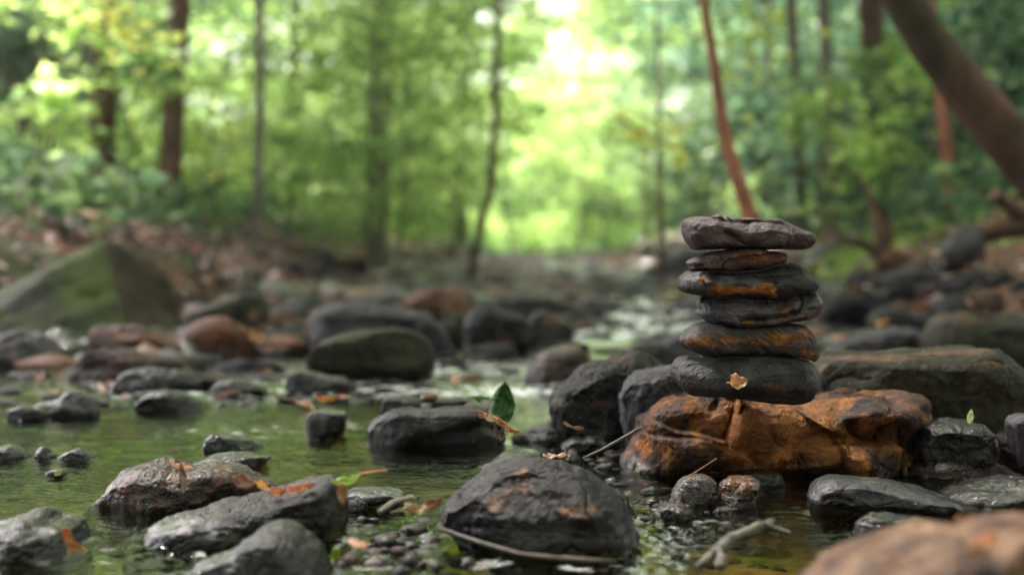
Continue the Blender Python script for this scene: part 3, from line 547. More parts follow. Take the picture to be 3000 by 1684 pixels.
def wedge_col(V, n):
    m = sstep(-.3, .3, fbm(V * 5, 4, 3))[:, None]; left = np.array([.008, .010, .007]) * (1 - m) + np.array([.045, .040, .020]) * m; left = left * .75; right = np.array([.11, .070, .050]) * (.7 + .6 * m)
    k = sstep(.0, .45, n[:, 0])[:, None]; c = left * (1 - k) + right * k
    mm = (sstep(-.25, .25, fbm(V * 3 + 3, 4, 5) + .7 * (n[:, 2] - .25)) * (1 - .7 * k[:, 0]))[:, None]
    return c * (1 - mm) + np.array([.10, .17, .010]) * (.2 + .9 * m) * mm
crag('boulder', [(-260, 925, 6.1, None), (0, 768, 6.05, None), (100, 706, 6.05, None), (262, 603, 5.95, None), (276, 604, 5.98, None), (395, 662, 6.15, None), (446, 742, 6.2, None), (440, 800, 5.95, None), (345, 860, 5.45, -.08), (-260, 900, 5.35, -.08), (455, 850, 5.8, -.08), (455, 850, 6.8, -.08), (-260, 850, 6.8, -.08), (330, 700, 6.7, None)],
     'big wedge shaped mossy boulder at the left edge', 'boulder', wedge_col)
q4('rock', [(-90, 880), (-20, 850), (40, 834), (80, 838), (120, 860), (160, 895), (150, 920), (60, 935), (-60, 930)], 'rounded brown and grey rock below the wedge shaped boulder', 920, pal='grey', seed=100, rust=qg([(20, 890, 60, 30, .6)]), rustb=-.5, rustc=(.27, .12, .06), T=.1)
q4('rock', [(225, 885), (232, 835), (260, 820), (330, 818), (370, 830), (420, 855), (460, 875), (463, 900), (430, 912), (380, 895), (300, 890)], 'tan topped long rock at the foot of the wedge shaped boulder', 905, pal='brown', seed=101, rust=qg([(350, 845, 90, 14, .7), (430, 885, 40, 20, .7)]), rustb=-.2, rustc=(.42, .20, .10), T=.10)
q4('rock', [(165, 975), (185, 925), (215, 890), (260, 876), (320, 882), (370, 895), (440, 905), (450, 925), (380, 950), (260, 985)], 'brown and grey slab below the tan topped long rock', 962, pal='brown', seed=102, rust=qg([(300, 900, 80, 20, .4)]), rustb=-.3, rustc=(.22, .12, .08), T=.1)
q4('rock', [(465, 880), (470, 830), (500, 805), (545, 798), (580, 808), (625, 840), (650, 870), (630, 905), (540, 910)], 'round orange brown rock left of the orange leaf heap', 895, pal='rust', seed=103, rustb=.05, rustc=(.27, .11, .05), T=.1)
q4('rock', [(640, 895), (650, 860), (700, 845), (760, 850), (785, 875), (760, 900), (690, 905)], 'rock covered by orange leaves beside the round orange brown rock', 895, pal='brown', seed=104, rust=qg([(700, 860, 60, 20, .8)]), rustb=-.2, rustc=(.42, .17, .06), T=.08)
q4('rock', [(470, 820), (480, 790), (540, 760), (600, 738), (650, 745), (668, 780), (664, 820), (600, 840), (520, 830)], 'mossy rock with an orange right end below the leafy bank', 835, pal='mossy', seed=105, mossb=-.2, rust=qg([(640, 790, 30, 40, .9)]), rustb=-.6, rustc=(.30, .14, .07), T=.14)
q4('rock', [(1003, 775), (1030, 745), (1080, 728), (1140, 732), (1185, 755), (1185, 790), (1160, 812), (1080, 805), (1020, 795)], 'pinkish tan block standing above the long humped grey rock', 815, pal='tan', seed=106, rustb=-.6, wet=.05, T=.15)
q4('rock', [(1110, 830), (1115, 790), (1140, 785), (1165, 800), (1168, 850), (1140, 870), (1115, 860)], 'small moss covered stone at the right end of the humped grey rock', 868, pal='mossy', seed=107, mossb=.0, T=.06)
q4('rock', [(1165, 860), (1172, 800), (1215, 768), (1270, 785), (1325, 800), (1340, 850), (1310, 880), (1230, 890), (1180, 885)], 'dark angular rock with a rusty front left of the small tan rock', 888, pal='dark', seed=108, rust=qg([(1290, 840, 50, 25, .7)]), rustb=-.5, rustc=(.22, .08, .04), grey=qg([(1230, 800, 60, 20, .8)]), T=.12)
q4('rock', [(1325, 850), (1332, 800), (1362, 784), (1400, 795), (1440, 822), (1438, 860), (1400, 878), (1345, 870)], 'small tan and grey rock near the left side of the rapids', 872, pal='grey', seed=109, rust=qg([(1390, 805, 50, 15, 1)]), rustb=-.5, rustc=(.40, .24, .17), T=.09)
q4('rock', [(1322, 960), (1335, 915), (1370, 885), (1430, 868), (1475, 880), (1490, 920), (1490, 950), (1450, 975), (1360, 975)], 'wet brown rock with a yellow leaf on its right side', 965, pal='brown', seed=110, grey=qg([(1400, 890, 50, 20, .8)]), T=.08, wet=.7)
q4('rock', [(1560, 905), (1590, 870), (1650, 860), (1700, 872), (1720, 900), (1690, 920), (1600, 920)], 'dark low rock just above the rust stained rounded rock', 915, pal='black', seed=111, T=.1, wet=.5)
q4('rock', [(1640, 900), (1680, 850), (1740, 830), (1780, 830), (1800, 880), (1790, 920), (1700, 925)], 'grey rock half hidden behind the left side of the stack', 915, pal='bluegrey', seed=112, T=.1)
q4('rock', [(1175, 770), (1240, 752), (1330, 745), (1400, 755), (1460, 780), (1480, 805), (1400, 822), (1250, 810)], 'wide low grey rock above the small tan rock', 815, pal='dark', seed=113, T=.2, grey=qg([(1300, 755, 90, 12, .8)]))
# mid distance, right
q4('rock', [(2325, 890), (2330, 840), (2360, 800), (2410, 788), (2480, 795), (2600, 805), (2700, 830), (2700, 910), (2500, 930), (2380, 925)], 'mossy brown topped rock above the broad mossy boulder', 930, pal='mossy', seed=121, T=.15, rust=qg([(2400, 800, 80, 14, .9), (2500, 812, 90, 10, .7)]), rustb=-.6, rustc=(.28, .16, .10), mossb=-.3)
q4('rock', [(2275, 765), (2290, 740), (2340, 728), (2400, 732), (2430, 750), (2425, 775), (2380, 790), (2310, 790)], 'pale tan stone among dark ones at the right', 800, pal='tan', seed=122, T=.12, wet=0, rustb=-.9)
q4('rock', [(2080, 900), (2110, 865), (2180, 838), (2260, 825), (2320, 840), (2330, 880), (2250, 905), (2150, 915)], 'long grey rock with a small orange leaf, right of the stack', 912, pal='bluegrey', seed=123, T=.16)
q4('rock', [(2070, 800), (2080, 760), (2120, 738), (2170, 745), (2200, 780), (2190, 815), (2130, 825)], 'round dark rock right of the middle of the stack', 835, pal='black', seed=124, T=.13)
q4('rock', [(2180, 815), (2230, 775), (2290, 790), (2320, 815), (2310, 840), (2230, 845)], 'slanting dark slab below the pale tan stone', 855, pal='dark', seed=125, T=.12, grey=qg([(2240, 795, 40, 15, .8)]))
q4('rock', [(2440, 790), (2470, 760), (2530, 750), (2600, 755), (2640, 790), (2600, 810), (2480, 805)], 'flat black rock at the right edge beyond the pale tan stone', 820, pal='black', seed=126, T=.15)
q4('boulder', [(1630, 690), (1660, 655), (1720, 632), (1800, 625), (1900, 628), (1960, 640), (1990, 670), (1960, 700), (1850, 712), (1700, 712)], 'pale pinkish boulder seen through the gaps of the upper stack', 712, pal='pale', seed=127, T=.4, cat='boulder', wet=0, rustb=-.5, rustc=(.30, .20, .18))

# --- the crowd of stones in the creek bed behind ---------------------------------
def cobble_mesh(seed, pal, n=(46, 24), rustb=-.35, wetv=.35, mossb=None):
    th = np.linspace(0, 2 * np.pi, n[0], endpoint=False); ph = np.linspace(-np.pi / 2, np.pi / 2, n[1] + 2)[1:-1]
    e = .7; rho = np.cos(ph) ** e; s = np.sign(np.sin(ph)) * np.abs(np.sin(ph)) ** e
    V = np.stack([rho[:, None] * np.cos(th), rho[:, None] * np.sin(th) * .75, s[:, None] * .42 + 0 * th], -1)
    r_ = np.random.default_rng(seed)
    for i in range(7):
        v = r_.normal(size=3); v /= np.linalg.norm(v); pr = V @ v; ex = np.maximum(0, pr - pr.max() * r_.uniform(.6, .9)); V = V - ex[..., None] * v * .9
    V = V * (1 + .22 * fbm(V * 1.4 + seed, 3, seed % 9))[..., None]
    p = V + seed * 2.3
    c1, c2 = [np.array(v) for v in PAL[pal]]; m = sstep(-.3, .35, fbm(p * 2, 4, 6))[..., None]; col = c1 * (1 - m) + c2 * m
    rm = sstep(0, .4, fbm(p * 1.6, 4, 7) * 1.3 + rustb)[..., None]; col = col * (1 - rm) + np.array([.30, .14, .07]) * rm
    if mossb is not None:
        mm = sstep(0, .4, fbm(p * 2, 3, 3) + mossb + .5 * V[..., 2])[..., None]; col = col * (1 - mm) + MOSS * mm
    k = n[0] * n[1]; vv = np.concatenate([V.reshape(-1, 3), V[0].mean(0)[None], V[-1].mean(0)[None]]); cc = np.concatenate([col.reshape(-1, 3), col[0, :1], col[-1, :1]])
    i = np.arange(n[0]); j = (i + 1) % n[0]
    f3 = np.concatenate([np.stack([j, i, np.full(n[0], k)], 1), np.stack([(n[1] - 1) * n[0] + i, (n[1] - 1) * n[0] + j, np.full(n[0], k + 1)], 1)])
    return mesh_np('cobble', vv, grid_faces(n[1], n[0], True), f3, M_ROCK, cc, {'wet': np.full(len(vv), wetv)})
KINDS = [('grey', 'grey', -.6, .45, None), ('dark', 'blackish', -.6, .5, None), ('black', 'black wet', -.7, .7, None), ('bluegrey', 'blue grey', -.6, .3, None), ('brown', 'brown', -.2, .4, None), ('rust', 'rusty orange', .0, .3, None), ('tan', 'pale tan', -.6, .1, None), ('mossy', 'mossy', -.5, .1, -.1)]
VAR = {k[0]: [cobble_mesh(300 + 10 * i + v, k[0], rustb=k[2], wetv=k[3] * .9, mossb=k[4]) for v in range(3)] for i, k in enumerate(KINDS)}
FAR = {k[0]: [cobble_mesh(500 + 10 * i + v, k[0], (30, 14), rustb=k[2] + .15, wetv=.9, mossb=k[4]) for v in range(2)] for i, k in enumerate(KINDS)}
big = [(o.location.x, o.location.y, max(o.dimensions.x, .05) / 2, max(o.dimensions.y, .05) / 2) for o in C.objects if o.get('category') in ('rock', 'boulder')]
kk_ = list(range(8)); cnt = 0; tries = 0; placed = []
zones = [  # y range, size range, count, words for the place
    (2.9, 6.0, .03, .12, 95), (6.0, 9.0, .06, .19, 125), (9.0, 14, .09, .24, 75), (14, 26, .14, .36, 45)]
for (y0, y1, a0, a1, n) in zones:
    c0 = 0; tries = 0
    while c0 < n and tries < 12000:
        tries += 1
        y = random.uniform(y0, y1); l, r = creek_edges(y); hw = y * .40
        x = random.uniform(max(-hw, float(l) - .35), min(hw, float(r) + .4))
        a = a0 + (a1 - a0) * random.random() ** 1.8
        px = 1500 + x / y * FPX
        riffle = abs(x - .098 * y) < .20 + .012 * y and 5.0 < y < 10
        if riffle and random.random() < .15: continue
        if y < 4.2 and 760 < px < 1700: continue
        if y < 3.3 and 600 < px < 1750: continue
        if y < 4.6 and 1300 < px < 1600: continue
        if any(abs(x - X) < w_ * .85 + a * .45 and abs(y - Y) < h_ * .8 + a * .4 for X, Y, w_, h_ in big): continue
        if any((x - X) ** 2 + (y - Y) ** 2 < ((a + b) * .5) ** 2 for X, Y, b in placed): continue
        k = random.choices(kk_, [20, 22, 16, 14, 14, 7, 4, 9] if y < 7 else [20, 10, 7, 20, 10, 14, 15, 4])[0]
        pal_, word = KINDS[k][0], KINDS[k][1]
        o = link('cobble', VAR[pal_][random.randrange(3)] if y < 8.5 else FAR[pal_][random.randrange(2)])
        zz = float(ground_z(x, y))
        o.location = (x, y, max(zz, -.03) + a * (.16 if y < 9 else .26)); o.rotation_euler = (random.uniform(-.3, .3), random.uniform(-.3, .3), random.uniform(0, 6.3))
        o.scale = (a, a, a * random.uniform(.55, .95))
        side = 'left of the rapids' if x < .085 * y - .3 else ('in the rapids' if x < .085 * y + .4 else 'right of the rapids')
        far = 'at the edge of the pool' if y < 4 else 'just behind the pool' if y < 6 else ('in the middle distance' if y < 9 else ('far back' if y < 14 else 'farthest back'))
        word = ('large ' if a > a0 + .45 * (a1 - a0) else 'small ' if a < a0 + .12 * (a1 - a0) else 'middling ') + word
        lab = '%s blurred cobble %s, %s' % (word, side, far)
        tag(o, lab, 'cobble', '%s cobbles %s, %s' % (word, side, far)); placed.append((x, y, a)); c0 += 1
        if y < 8: ROCKS.append(np.array([[x + a * .75 * math.cos(t), y + a * .6 * math.sin(t)] for t in np.linspace(0, 6.28, 26)]))

for k, (px, py, a) in enumerate([(598, 303, .14), (640, 312, .12), (574, 318, .11), (618, 327, .12), (660, 326, .11), (596, 338, .09), (560, 303, .13), (672, 300, .15), (636, 292, .17), (648, 342, .09), (612, 352, .07), (676, 346, .09), (582, 290, .2), (610, 288, .2), (660, 286, .2), (550, 330, .08), (530, 345, .08), (626, 303, .10), (585, 306, .09), (655, 300, .09), (604, 318, .08), (640, 331, .07)]):
    Y_ = wd(py * 2.93); x = float(P(px * 2.93, py * 2.93, Y_)[0]); pal_ = ['dark', 'black', 'grey', 'black', 'brown', 'bluegrey'][k % 6]
    o = link('cobble', VAR[pal_][k % 3]); o.location = (x, Y_, -.01 + a * .10); o.scale = (a, a * .8, a * .55); o.rotation_euler = (.1 * (k % 3), -.1 * (k % 2), k * 1.3)
    tag(o, '%s blurred flat cobble breaking the bright rapids' % {'dark': 'blackish', 'black': 'black wet', 'grey': 'grey', 'brown': 'brown', 'bluegrey': 'blue grey'}[pal_], 'cobble', 'cobbles breaking the bright rapids')

for k, (px, py, a) in enumerate([(30, 377, .05), (70, 380, .045), (100, 372, .06), (128, 388, .04), (60, 398, .035), (100, 404, .03), (205, 384, .035), (225, 396, .04), (250, 388, .035), (270, 380, .04), (150, 410, .03), (190, 412, .028), (12, 392, .04), (292, 402, .03), (355, 396, .035), (335, 402, .028), (420, 372, .05), (452, 366, .05), (480, 360, .06), (470, 380, .035), (395, 366, .04), (510, 372, .035), (245, 370, .05), (180, 368, .05)]):
    Y_ = wd(py * 2.93); x = float(P(px * 2.93, py * 2.93, Y_)[0]); pal_ = ['black', 'dark', 'brown', 'grey', 'black', 'rust'][k * 5 % 6]
    o = link('cobble', VAR[pal_][k % 3]); o.location = (x, Y_, a * .05); o.scale = (a * 1.25, a, a * .6); o.rotation_euler = (.1 * (k % 3), -.1 * (k % 2), k * 1.7)
    tag(o, '%s flat wet cobble in the shallow margin of the pool' % {'dark': 'blackish', 'black': 'black', 'grey': 'grey', 'brown': 'brown', 'rust': 'rusty orange'}[pal_], 'cobble', 'flat wet cobbles in the margin of the pool')
    ROCKS.append(np.array([[x + a * .9 * math.cos(t), Y_ + a * .7 * math.sin(t)] for t in np.linspace(0, 6.28, 26)]))

# ------------------------------------------------------------------ small stones and litter nobody could count
def scatter_cobbles(name, label, n, fn, smin, smax, pals, seed):
    """one mesh of many tiny flattened stones"""
    r_ = np.random.default_rng(seed)
    base = np.array([[math.cos(a) * math.cos(b), math.sin(a) * math.cos(b) * .8, math.sin(b) * .5] for b in (-.9, -.2, .5) for a in np.linspace(0, 5.24, 6)] + [[0, 0, -.5], [0, 0, .5]])
    f4 = []; f3 = []
    for k in range(2):
        for i in range(6): f4.append((k * 6 + i, k * 6 + (i + 1) % 6, (k + 1) * 6 + (i + 1) % 6, (k + 1) * 6 + i))
    for i in range(6): f3 += [((i + 1) % 6, i, 18), (12 + i, 12 + (i + 1) % 6, 19)]
    x, y, z = fn(r_, n); n = len(x)
    s = (smin + (smax - smin) * r_.random(n) ** 2.2) * (1 + np.maximum(0, y - 7) / 9)
    a = r_.uniform(0, 6.28, n); ca, sa = np.cos(a)[:, None], np.sin(a)[:, None]
    b = base[None] * (1 + .25 * r_.normal(size=(n, 20, 1)).clip(-1.5, 1.5)) * s[:, None, None]
    X = b[..., 0] * ca - b[..., 1] * sa + x[:, None]; Y = b[..., 0] * sa + b[..., 1] * ca + y[:, None]; Z = b[..., 2] + z[:, None]
    V = np.stack([X, Y, Z], -1).reshape(-1, 3)
    off = (np.arange(n) * 20)[:, None, None]
    F4 = (np.array(f4)[None] + off).reshape(-1, 4); F3 = (np.array(f3)[None] + off).reshape(-1, 3)
    pc = np.array([np.mean(PAL[p], 0) for p in pals])[r_.integers(0, len(pals), n)] * r_.uniform(.5, 1.3, n)[:, None]
    o = link(name, mesh_np(name, V, F4, F3, M_ROCK, np.repeat(pc, 20, 0), {'wet': np.repeat(r_.uniform(.3, 1, n) * np.where(y > 5.5, .55, 1), 20)}))
    tag(o, label, 'gravel', kind='stuff'); return o
def f_bed(r_, n):
    y = 1.0 + 4.6 * r_.random(n); x = r_.uniform(-.5, .5, n) * (y * .95 + .6)
    keep = ground_z(x, y) < .02; x, y = x[keep], y[keep]
    return x, y, ground_z(x, y) - .002
scatter_cobbles('gravel', 'brown and olive pebbles lying on the bottom under the clear water', 3800, f_bed, .006, .022, ['brown', 'brown', 'mossy', 'rust', 'tan'], 1)
def f_far(r_, n):
    y = 4.3 + 28 * r_.random(n) ** 1.5; l, r = creek_edges(y); x = l - .25 + (r - l + .6) * r_.random(n)
    keep = ((np.abs(x - .098 * y) > .20 + .016 * y) | (y > 10)) & ((y > 5.6) | (x < -1.0) | (x > .6)); x, y = x[keep], y[keep]
    return x, y, np.maximum(ground_z(x, y), -.02)
scatter_cobbles('gravel', 'dark wet shingle between the cobbles in the creek bed far behind', 8000, f_far, .025, .14, ['dark', 'grey', 'dark', 'brown', 'purple', 'black', 'rust', 'tan'], 2)
def f_near(r_, n):
    c = [q(1640, 1240), q(1580, 1180), q(1560, 1230), q(960, 1320), q(1010, 1370), q(930, 1270), q(1060, 1300), q(1700, 1290), q(1440, 1160), q(1500, 1150), q(2480, 1130), q(1290, 1110), q(240, 1010), q(600, 1010), q(800, 1000), q(420, 980), q(640, 1000), q(130, 1040), q(880, 960), q(1000, 960), q(1130, 920), q(60, 960), q(1280, 900), q(980, 1410), q(1100, 1400)]
    i = r_.integers(0, len(c), n); C_ = np.array([(P(px, py, wd(py))[0], wd(py)) for px, py in c])[i]
    x = C_[:, 0] + r_.normal(size=n) * .02 * C_[:, 1]; y = C_[:, 1] + r_.normal(size=n) * .028 * C_[:, 1]
    return x, y, r_.uniform(-.012, .003, n)
scatter_cobbles('gravel', 'black glistening wet pebbles breaking the water between the nearer rocks', 560, f_near, .004, .022, ['black', 'dark', 'brown', 'grey'], 3)

def leaf_cloud(ctr, nrm_tilt, size, r_, aspect=.55, curl=.25):
    """quads folded slightly along the midrib: 6 verts, 4 tris each -> here 2 quads"""
    n = len(ctr); yaw = r_.uniform(0, 6.28, n); tilt = r_.normal(size=n) * nrm_tilt; ta = r_.uniform(0, 6.28, n)
    up = np.stack([np.sin(tilt) * np.cos(ta), np.sin(tilt) * np.sin(ta), np.cos(tilt)], -1)
    d = np.stack([np.cos(yaw), np.sin(yaw), 0 * yaw], -1); d -= (d * up).sum(1)[:, None] * up; d /= np.linalg.norm(d, axis=1)[:, None]
    s = np.cross(up, d); L = size[:, None]; c = (curl * r_.normal(size=n))[:, None] * L
    W = L * aspect * .5
    v = np.stack([ctr - d * L * .5, ctr - d * L * .08 + s * W + up * c, ctr + d * L * .5, ctr - d * L * .08 - s * W + up * c, ctr], 1)
    off = (np.arange(n) * 5)[:, None, None]
    f3 = (np.array([(0, 4, 1), (1, 4, 2), (2, 4, 3), (3, 4, 0)])[None] + off).reshape(-1, 3)
    return v.reshape(-1, 3), f3
def litter(name, label, n, xr, yr, seed, cols, size=(.04, .11), cond=None):
    r_ = np.random.default_rng(seed); x = r_.uniform(*xr, n); y = r_.uniform(*yr, n); l, r = creek_edges(y)
    k = cond(x, y, l, r); x, y = x[k], y[k]; n = len(x)
    z = np.maximum(ground_z(x, y), -.002) + r_.uniform(.003, .05, n) * (1 if name == 'leaf_litter' and size[0] > .03 else .25)
    v, f = leaf_cloud(np.stack([x, y, z], -1), .55, r_.uniform(*size, n), r_)
    c = np.array(cols)[r_.integers(0, len(cols), n)] * r_.uniform(.5, 1.4, n)[:, None]
    o = link(name, mesh_np(name, v, None, f, M_DEAD, np.repeat(c, 5, 0), smooth=False)); tag(o, label, 'leaf litter', kind='stuff'); return o
BR = [(.15, .065, .04), (.23, .10, .07), (.08, .035, .023), (.34, .19, .15), (.21, .08, .035), (.05, .025, .02), (.46, .36, .35)]
litter('leaf_litter', 'dead brown leaves heaped over the left bank above the mossy boulder', 15000, (-7, -1.1), (4.6, 16), 5, BR, cond=lambda x, y, l, r: (x < l + .25) & (x > l - 3))
litter('leaf_litter', 'dead reddish leaves over the right bank below the leaning trunk', 13000, (1.3, 8), (4.3, 20), 6, BR + [(.30, .11, .05), (.34, .13, .06)], cond=lambda x, y, l, r: (x > r - .2) & (x < r + 3))
litter('leaf_litter', 'reddish dead leaves along the far end of the creek bed', 5000, (-4, 7), (16, 36), 7, [(.30, .14, .08), (.22, .09, .05), (.34, .22, .18)], size=(.08, .2), cond=lambda x, y, l, r: (x < l + .3) | (x > r - .3))
def plants(name, label, n, fn, seed, col, size, h, cat='ground cover'):
    r_ = np.random.default_rng(seed); x, y = fn(r_, n); z = ground_z(x, y) + h * r_.random(len(x))
    v, f = leaf_cloud(np.stack([x, y, z], -1), .5, r_.uniform(*size, len(x)), r_, .5)
    c = np.array(col)[r_.integers(0, len(col), len(x))] * r_.uniform(.6, 1.4, len(x))[:, None]
    o = link(name, mesh_np(name, v, None, f, M_LEAF, np.repeat(c, 5, 0), smooth=False)); tag(o, label, cat, kind='stuff')
YG = [(.16, .26, .03), (.22, .30, .035), (.10, .19, .03)]
litter('leaf_litter', 'scraps of orange and brown dead leaves afloat among the stream stones', 420, (-2.5, 2.5), (3.0, 12), 12, [(.42, .17, .05), (.35, .16, .09), (.45, .24, .14), (.20, .09, .05)], size=(.025, .07), cond=lambda x, y, l, r: (x > l - .2) & (x < r + .2) & (ground_z(x, y) > -.5))
plants('grass', 'sunlit yellow green ground plants on the right bank behind the stack', 3000, lambda r_, n: ((2.55 + .45 * r_.normal(size=n)), (10.2 + .7 * r_.normal(size=n))), 8, YG, (.04, .10), .08, 'grass')
plants('grass', 'yellow green moss and sprouts beside the leaf mound at the right', 700, lambda r_, n: (2.62 + .12 * r_.normal(size=n), 6.9 + .3 * r_.normal(size=n)), 9, YG, (.03, .07), .10, 'grass')
DG = [(.045, .10, .035), (.06, .13, .035), (.035, .085, .04), (.09, .17, .035)]
def floor_pts(r_, n):
    y = 8 + 62 * r_.random(n) ** 1.3; x = r_.uniform(-.62, .62, n) * (y + 4)
    l, r = creek_edges(y); k = (x < l - .7) | (x > r + .6) | (y > 34); return x[k], y[k]
plants('undergrowth', 'low green undergrowth covering the forest floor on both sides', 42000, floor_pts, 10, DG, (.10, .26), .45)

# ------------------------------------------------------------------ water
def water():
    ny = 640; ys = .75 * (9 / .75) ** (np.linspace(0, 1, ny)); ys = np.concatenate([ys, np.linspace(9.15, 44, 160)])
    nx = 760; u = np.linspace(-1, 1, nx)
    Y = np.repeat(ys[:, None], nx, 1); X = u[None] * (Y * .50 + .25)
    l, r = creek_edges(ys); X = np.minimum(np.maximum(X, l[:, None] - 1.2), r[:, None] + 1.2) if False else X
    p = np.stack([X, Y, 0 * X], -1)
    flow = np.stack([X * 1.0 + .15 * pn(p * 3, 2), Y, 0 * X], -1)
    z = .0022 * fbm(flow * np.array([9, 17, 1]), 2, 1) + .0011 * fbm(flow * np.array([30, 56, 1]) + 4, 2, 2)
    # riffles: steeper water where the creek drops between stones
    rif = 1.2 * np.exp(-((X - .098 * Y) / (.30 + .02 * Y)) ** 2) * sstep(5.0, 5.8, Y) * (1 - sstep(11.5, 13, Y))
    for cx, cy, rx, ry, a in [(-.32, 1.66, .16, .12, 1.0), (.06, 1.60, .12, .10, .5), (.16, 1.86, .10, .12, .8), (-.75, 3.6, .35, .25, .6), (-.95, 1.7, .16, .15, .5), (.0, 3.55, .35, .16, .8), (-.25, 4.2, .4, .3, .6), (-.52, 2.75, .14, .1, .7), (-.25, 2.9, .12, .1, .5)]:
        rif = rif + a * np.exp(-((X - cx) / rx) ** 2 - ((Y - cy) / ry) ** 2)
    fr = np.where(Y < 3, 1, np.where(Y < 5, .6, .35))[..., None]
    zr = fbm(p * np.array([46, 40, 1]) * fr, 4, 4, .62) / fr[..., 0]
    z = z + rif * .014 * zr * (Y < 13)
    # rings and meniscus round the stones
    pts = np.concatenate([a for a in ROCKS if len(a)]) if ROCKS else np.zeros((0, 2))
    pts = pts[(pts[:, 1] < 7) & (pts[:, 1] > .8)]
    if len(pts) > 60000: pts = pts[np.random.default_rng(0).permutation(len(pts))[:60000]]
    from mathutils.kdtree import KDTree
    kd = KDTree(len(pts))
    for i, (a, b) in enumerate(pts): kd.insert((a, b, 0), i)
    kd.balance()
    m = (Y < 4.2)
    idx = np.argwhere(m); D = np.full(X.shape, 9.0)
    for i, j in idx[::1]:
        if (i + j) % 2: continue
        D[i, j] = kd.find((X[i, j], Y[i, j], 0))[2]
    odd = ((np.add.outer(np.arange(X.shape[0]), np.arange(nx))) % 2 == 1) & m
    D[odd] = (.5 * (np.roll(D, 1, 1) + np.roll(D, -1, 1)))[odd]
    z = z + .0042 * np.exp(-(D / .008)) + .0006 * np.sin(D * 2 * np.pi / .021 + 3 * pn(p * 6, 7)) * np.exp(-D / .07) * (D < 1)
    fo = np.clip(rif, 0, 1.1) * sstep(np.where(Y > 3.2, .04, .2), np.where(Y > 3.2, .2, .36), fbm(p * np.array([20, 34, 1]) * fr + 9, 3, 5) + .10 * zr) * np.where(Y > 3.2, 1, .55)  # white glints painted into the riffle colour, together with white water
    f = grid_faces(len(ys), nx)
    m_, t, o = new_mat('stream_water')
    gl = N(t, 'ShaderNodeBsdfGlossy'); gl.inputs['Roughness'].default_value = .03; tr = N(t, 'ShaderNodeBsdfTransparent'); tr.inputs[0].default_value = (.64, .67, .32, 1)
    fr_ = N(t, 'ShaderNodeFresnel'); fr_.inputs[0].default_value = 1.33; mx = N(t, 'ShaderNodeMixShader')
    tc = N(t, 'ShaderNodeTexCoord'); mp = N(t, 'ShaderNodeMapping'); mp.inputs['Scale'].default_value = (1, 1.6, 1); t.links.new(tc.outputs['Object'], mp.inputs[0])
    n1 = N(t, 'ShaderNodeTexNoise'); n1.inputs['Scale'].default_value = 42; n1.inputs['Detail'].default_value = 3; n1.inputs['Distortion'].default_value = .6; t.links.new(mp.outputs[0], n1.inputs['Vector'])
    bp = N(t, 'ShaderNodeBump'); bp.inputs['Distance'].default_value = .0022; bp.inputs['Strength'].default_value = 1
    t.links.new(n1.outputs[0], bp.inputs['Height'])
    for a in (gl, fr_): t.links.new(bp.outputs[0], a.inputs['Normal'])
    t.links.new(fr_.outputs[0], mx.inputs[0]); t.links.new(tr.outputs[0], mx.inputs[1]); t.links.new(gl.outputs[0], mx.inputs[2]); fa = N(t, 'ShaderNodeAttribute', attribute_name='glint_foam'); fd = N(t, 'ShaderNodeBsdfDiffuse'); fd.inputs[0].default_value = (.8, .8, .8, 1); fm = N(t, 'ShaderNodeMixShader')
    t.links.new(fa.outputs['Fac'], fm.inputs[0]); t.links.new(mx.outputs[0], fm.inputs[1]); t.links.new(fd.outputs[0], fm.inputs[2]); t.links.new(fm.outputs[0], o.inputs[0])
    ob = link('water', mesh_np('water', np.stack([X, Y, z], -1).reshape(-1, 3), f, mat=m_, attrs={'glint_foam': np.clip(fo, 0, .9).ravel()})); tag(ob, kind='structure')
water()

# ------------------------------------------------------------------ trees
def tube(path, rad, n=12, wob=.06, seed=0):
    p = np.array(path, float); k = len(p); m = max(6, k * 6)
    t = np.linspace(0, k - 1, m); pp = np.stack([np.interp(t, np.arange(k), p[:, i]) for i in range(3)], 1)
    if k > 2:
        ker = np.hanning(9)[1:-1]; ker /= ker.sum()
        for i in range(3): e = np.concatenate([[2 * pp[0, i] - pp[j, i] for j in (3, 2, 1)], pp[:, i], [2 * pp[-1, i] - pp[-1 - j, i] for j in (1, 2, 3)]]); pp[:, i] = np.convolve(e, ker, 'valid')
    r = np.interp(t, np.arange(k), rad); T = np.gradient(pp, axis=0); T /= np.linalg.norm(T, axis=1)[:, None]
    a = np.cross(T, [0.13, .97, .05]); a /= np.linalg.norm(a, axis=1)[:, None]; b = np.cross(T, a)
    th = np.linspace(0, 2 * np.pi, n, endpoint=False)
    ring = np.cos(th)[None, :, None] * a[:, None] + np.sin(th)[None, :, None] * b[:, None]
    V = pp[:, None] + ring * r[:, None, None]
    V = V + ring * (r[:, None] * wob * 2 * fbm(V / np.maximum(r.mean(), .01) * .5 + seed, 3, 1))[..., None]
    f = grid_faces(m, n, True); V = V.reshape(-1, 3); q_ = len(V)
    V = np.concatenate([V, pp[:1], pp[-1:]]); i = np.arange(n); j = (i + 1) % n
    f3 = np.concatenate([np.stack([j, i, np.full(n, q_)], 1), np.stack([(m - 1) * n + i, (m - 1) * n + j, np.full(n, q_ + 1)], 1)])
    return V, f, f3
def join(parts):
    V, F4, F3, o = [], [], [], 0
    for v, f4, f3 in parts: V.append(v); F4.append(f4 + o); F3.append(f3 + o); o += len(v)
    return np.concatenate(V), np.concatenate(F4), np.concatenate(F3)
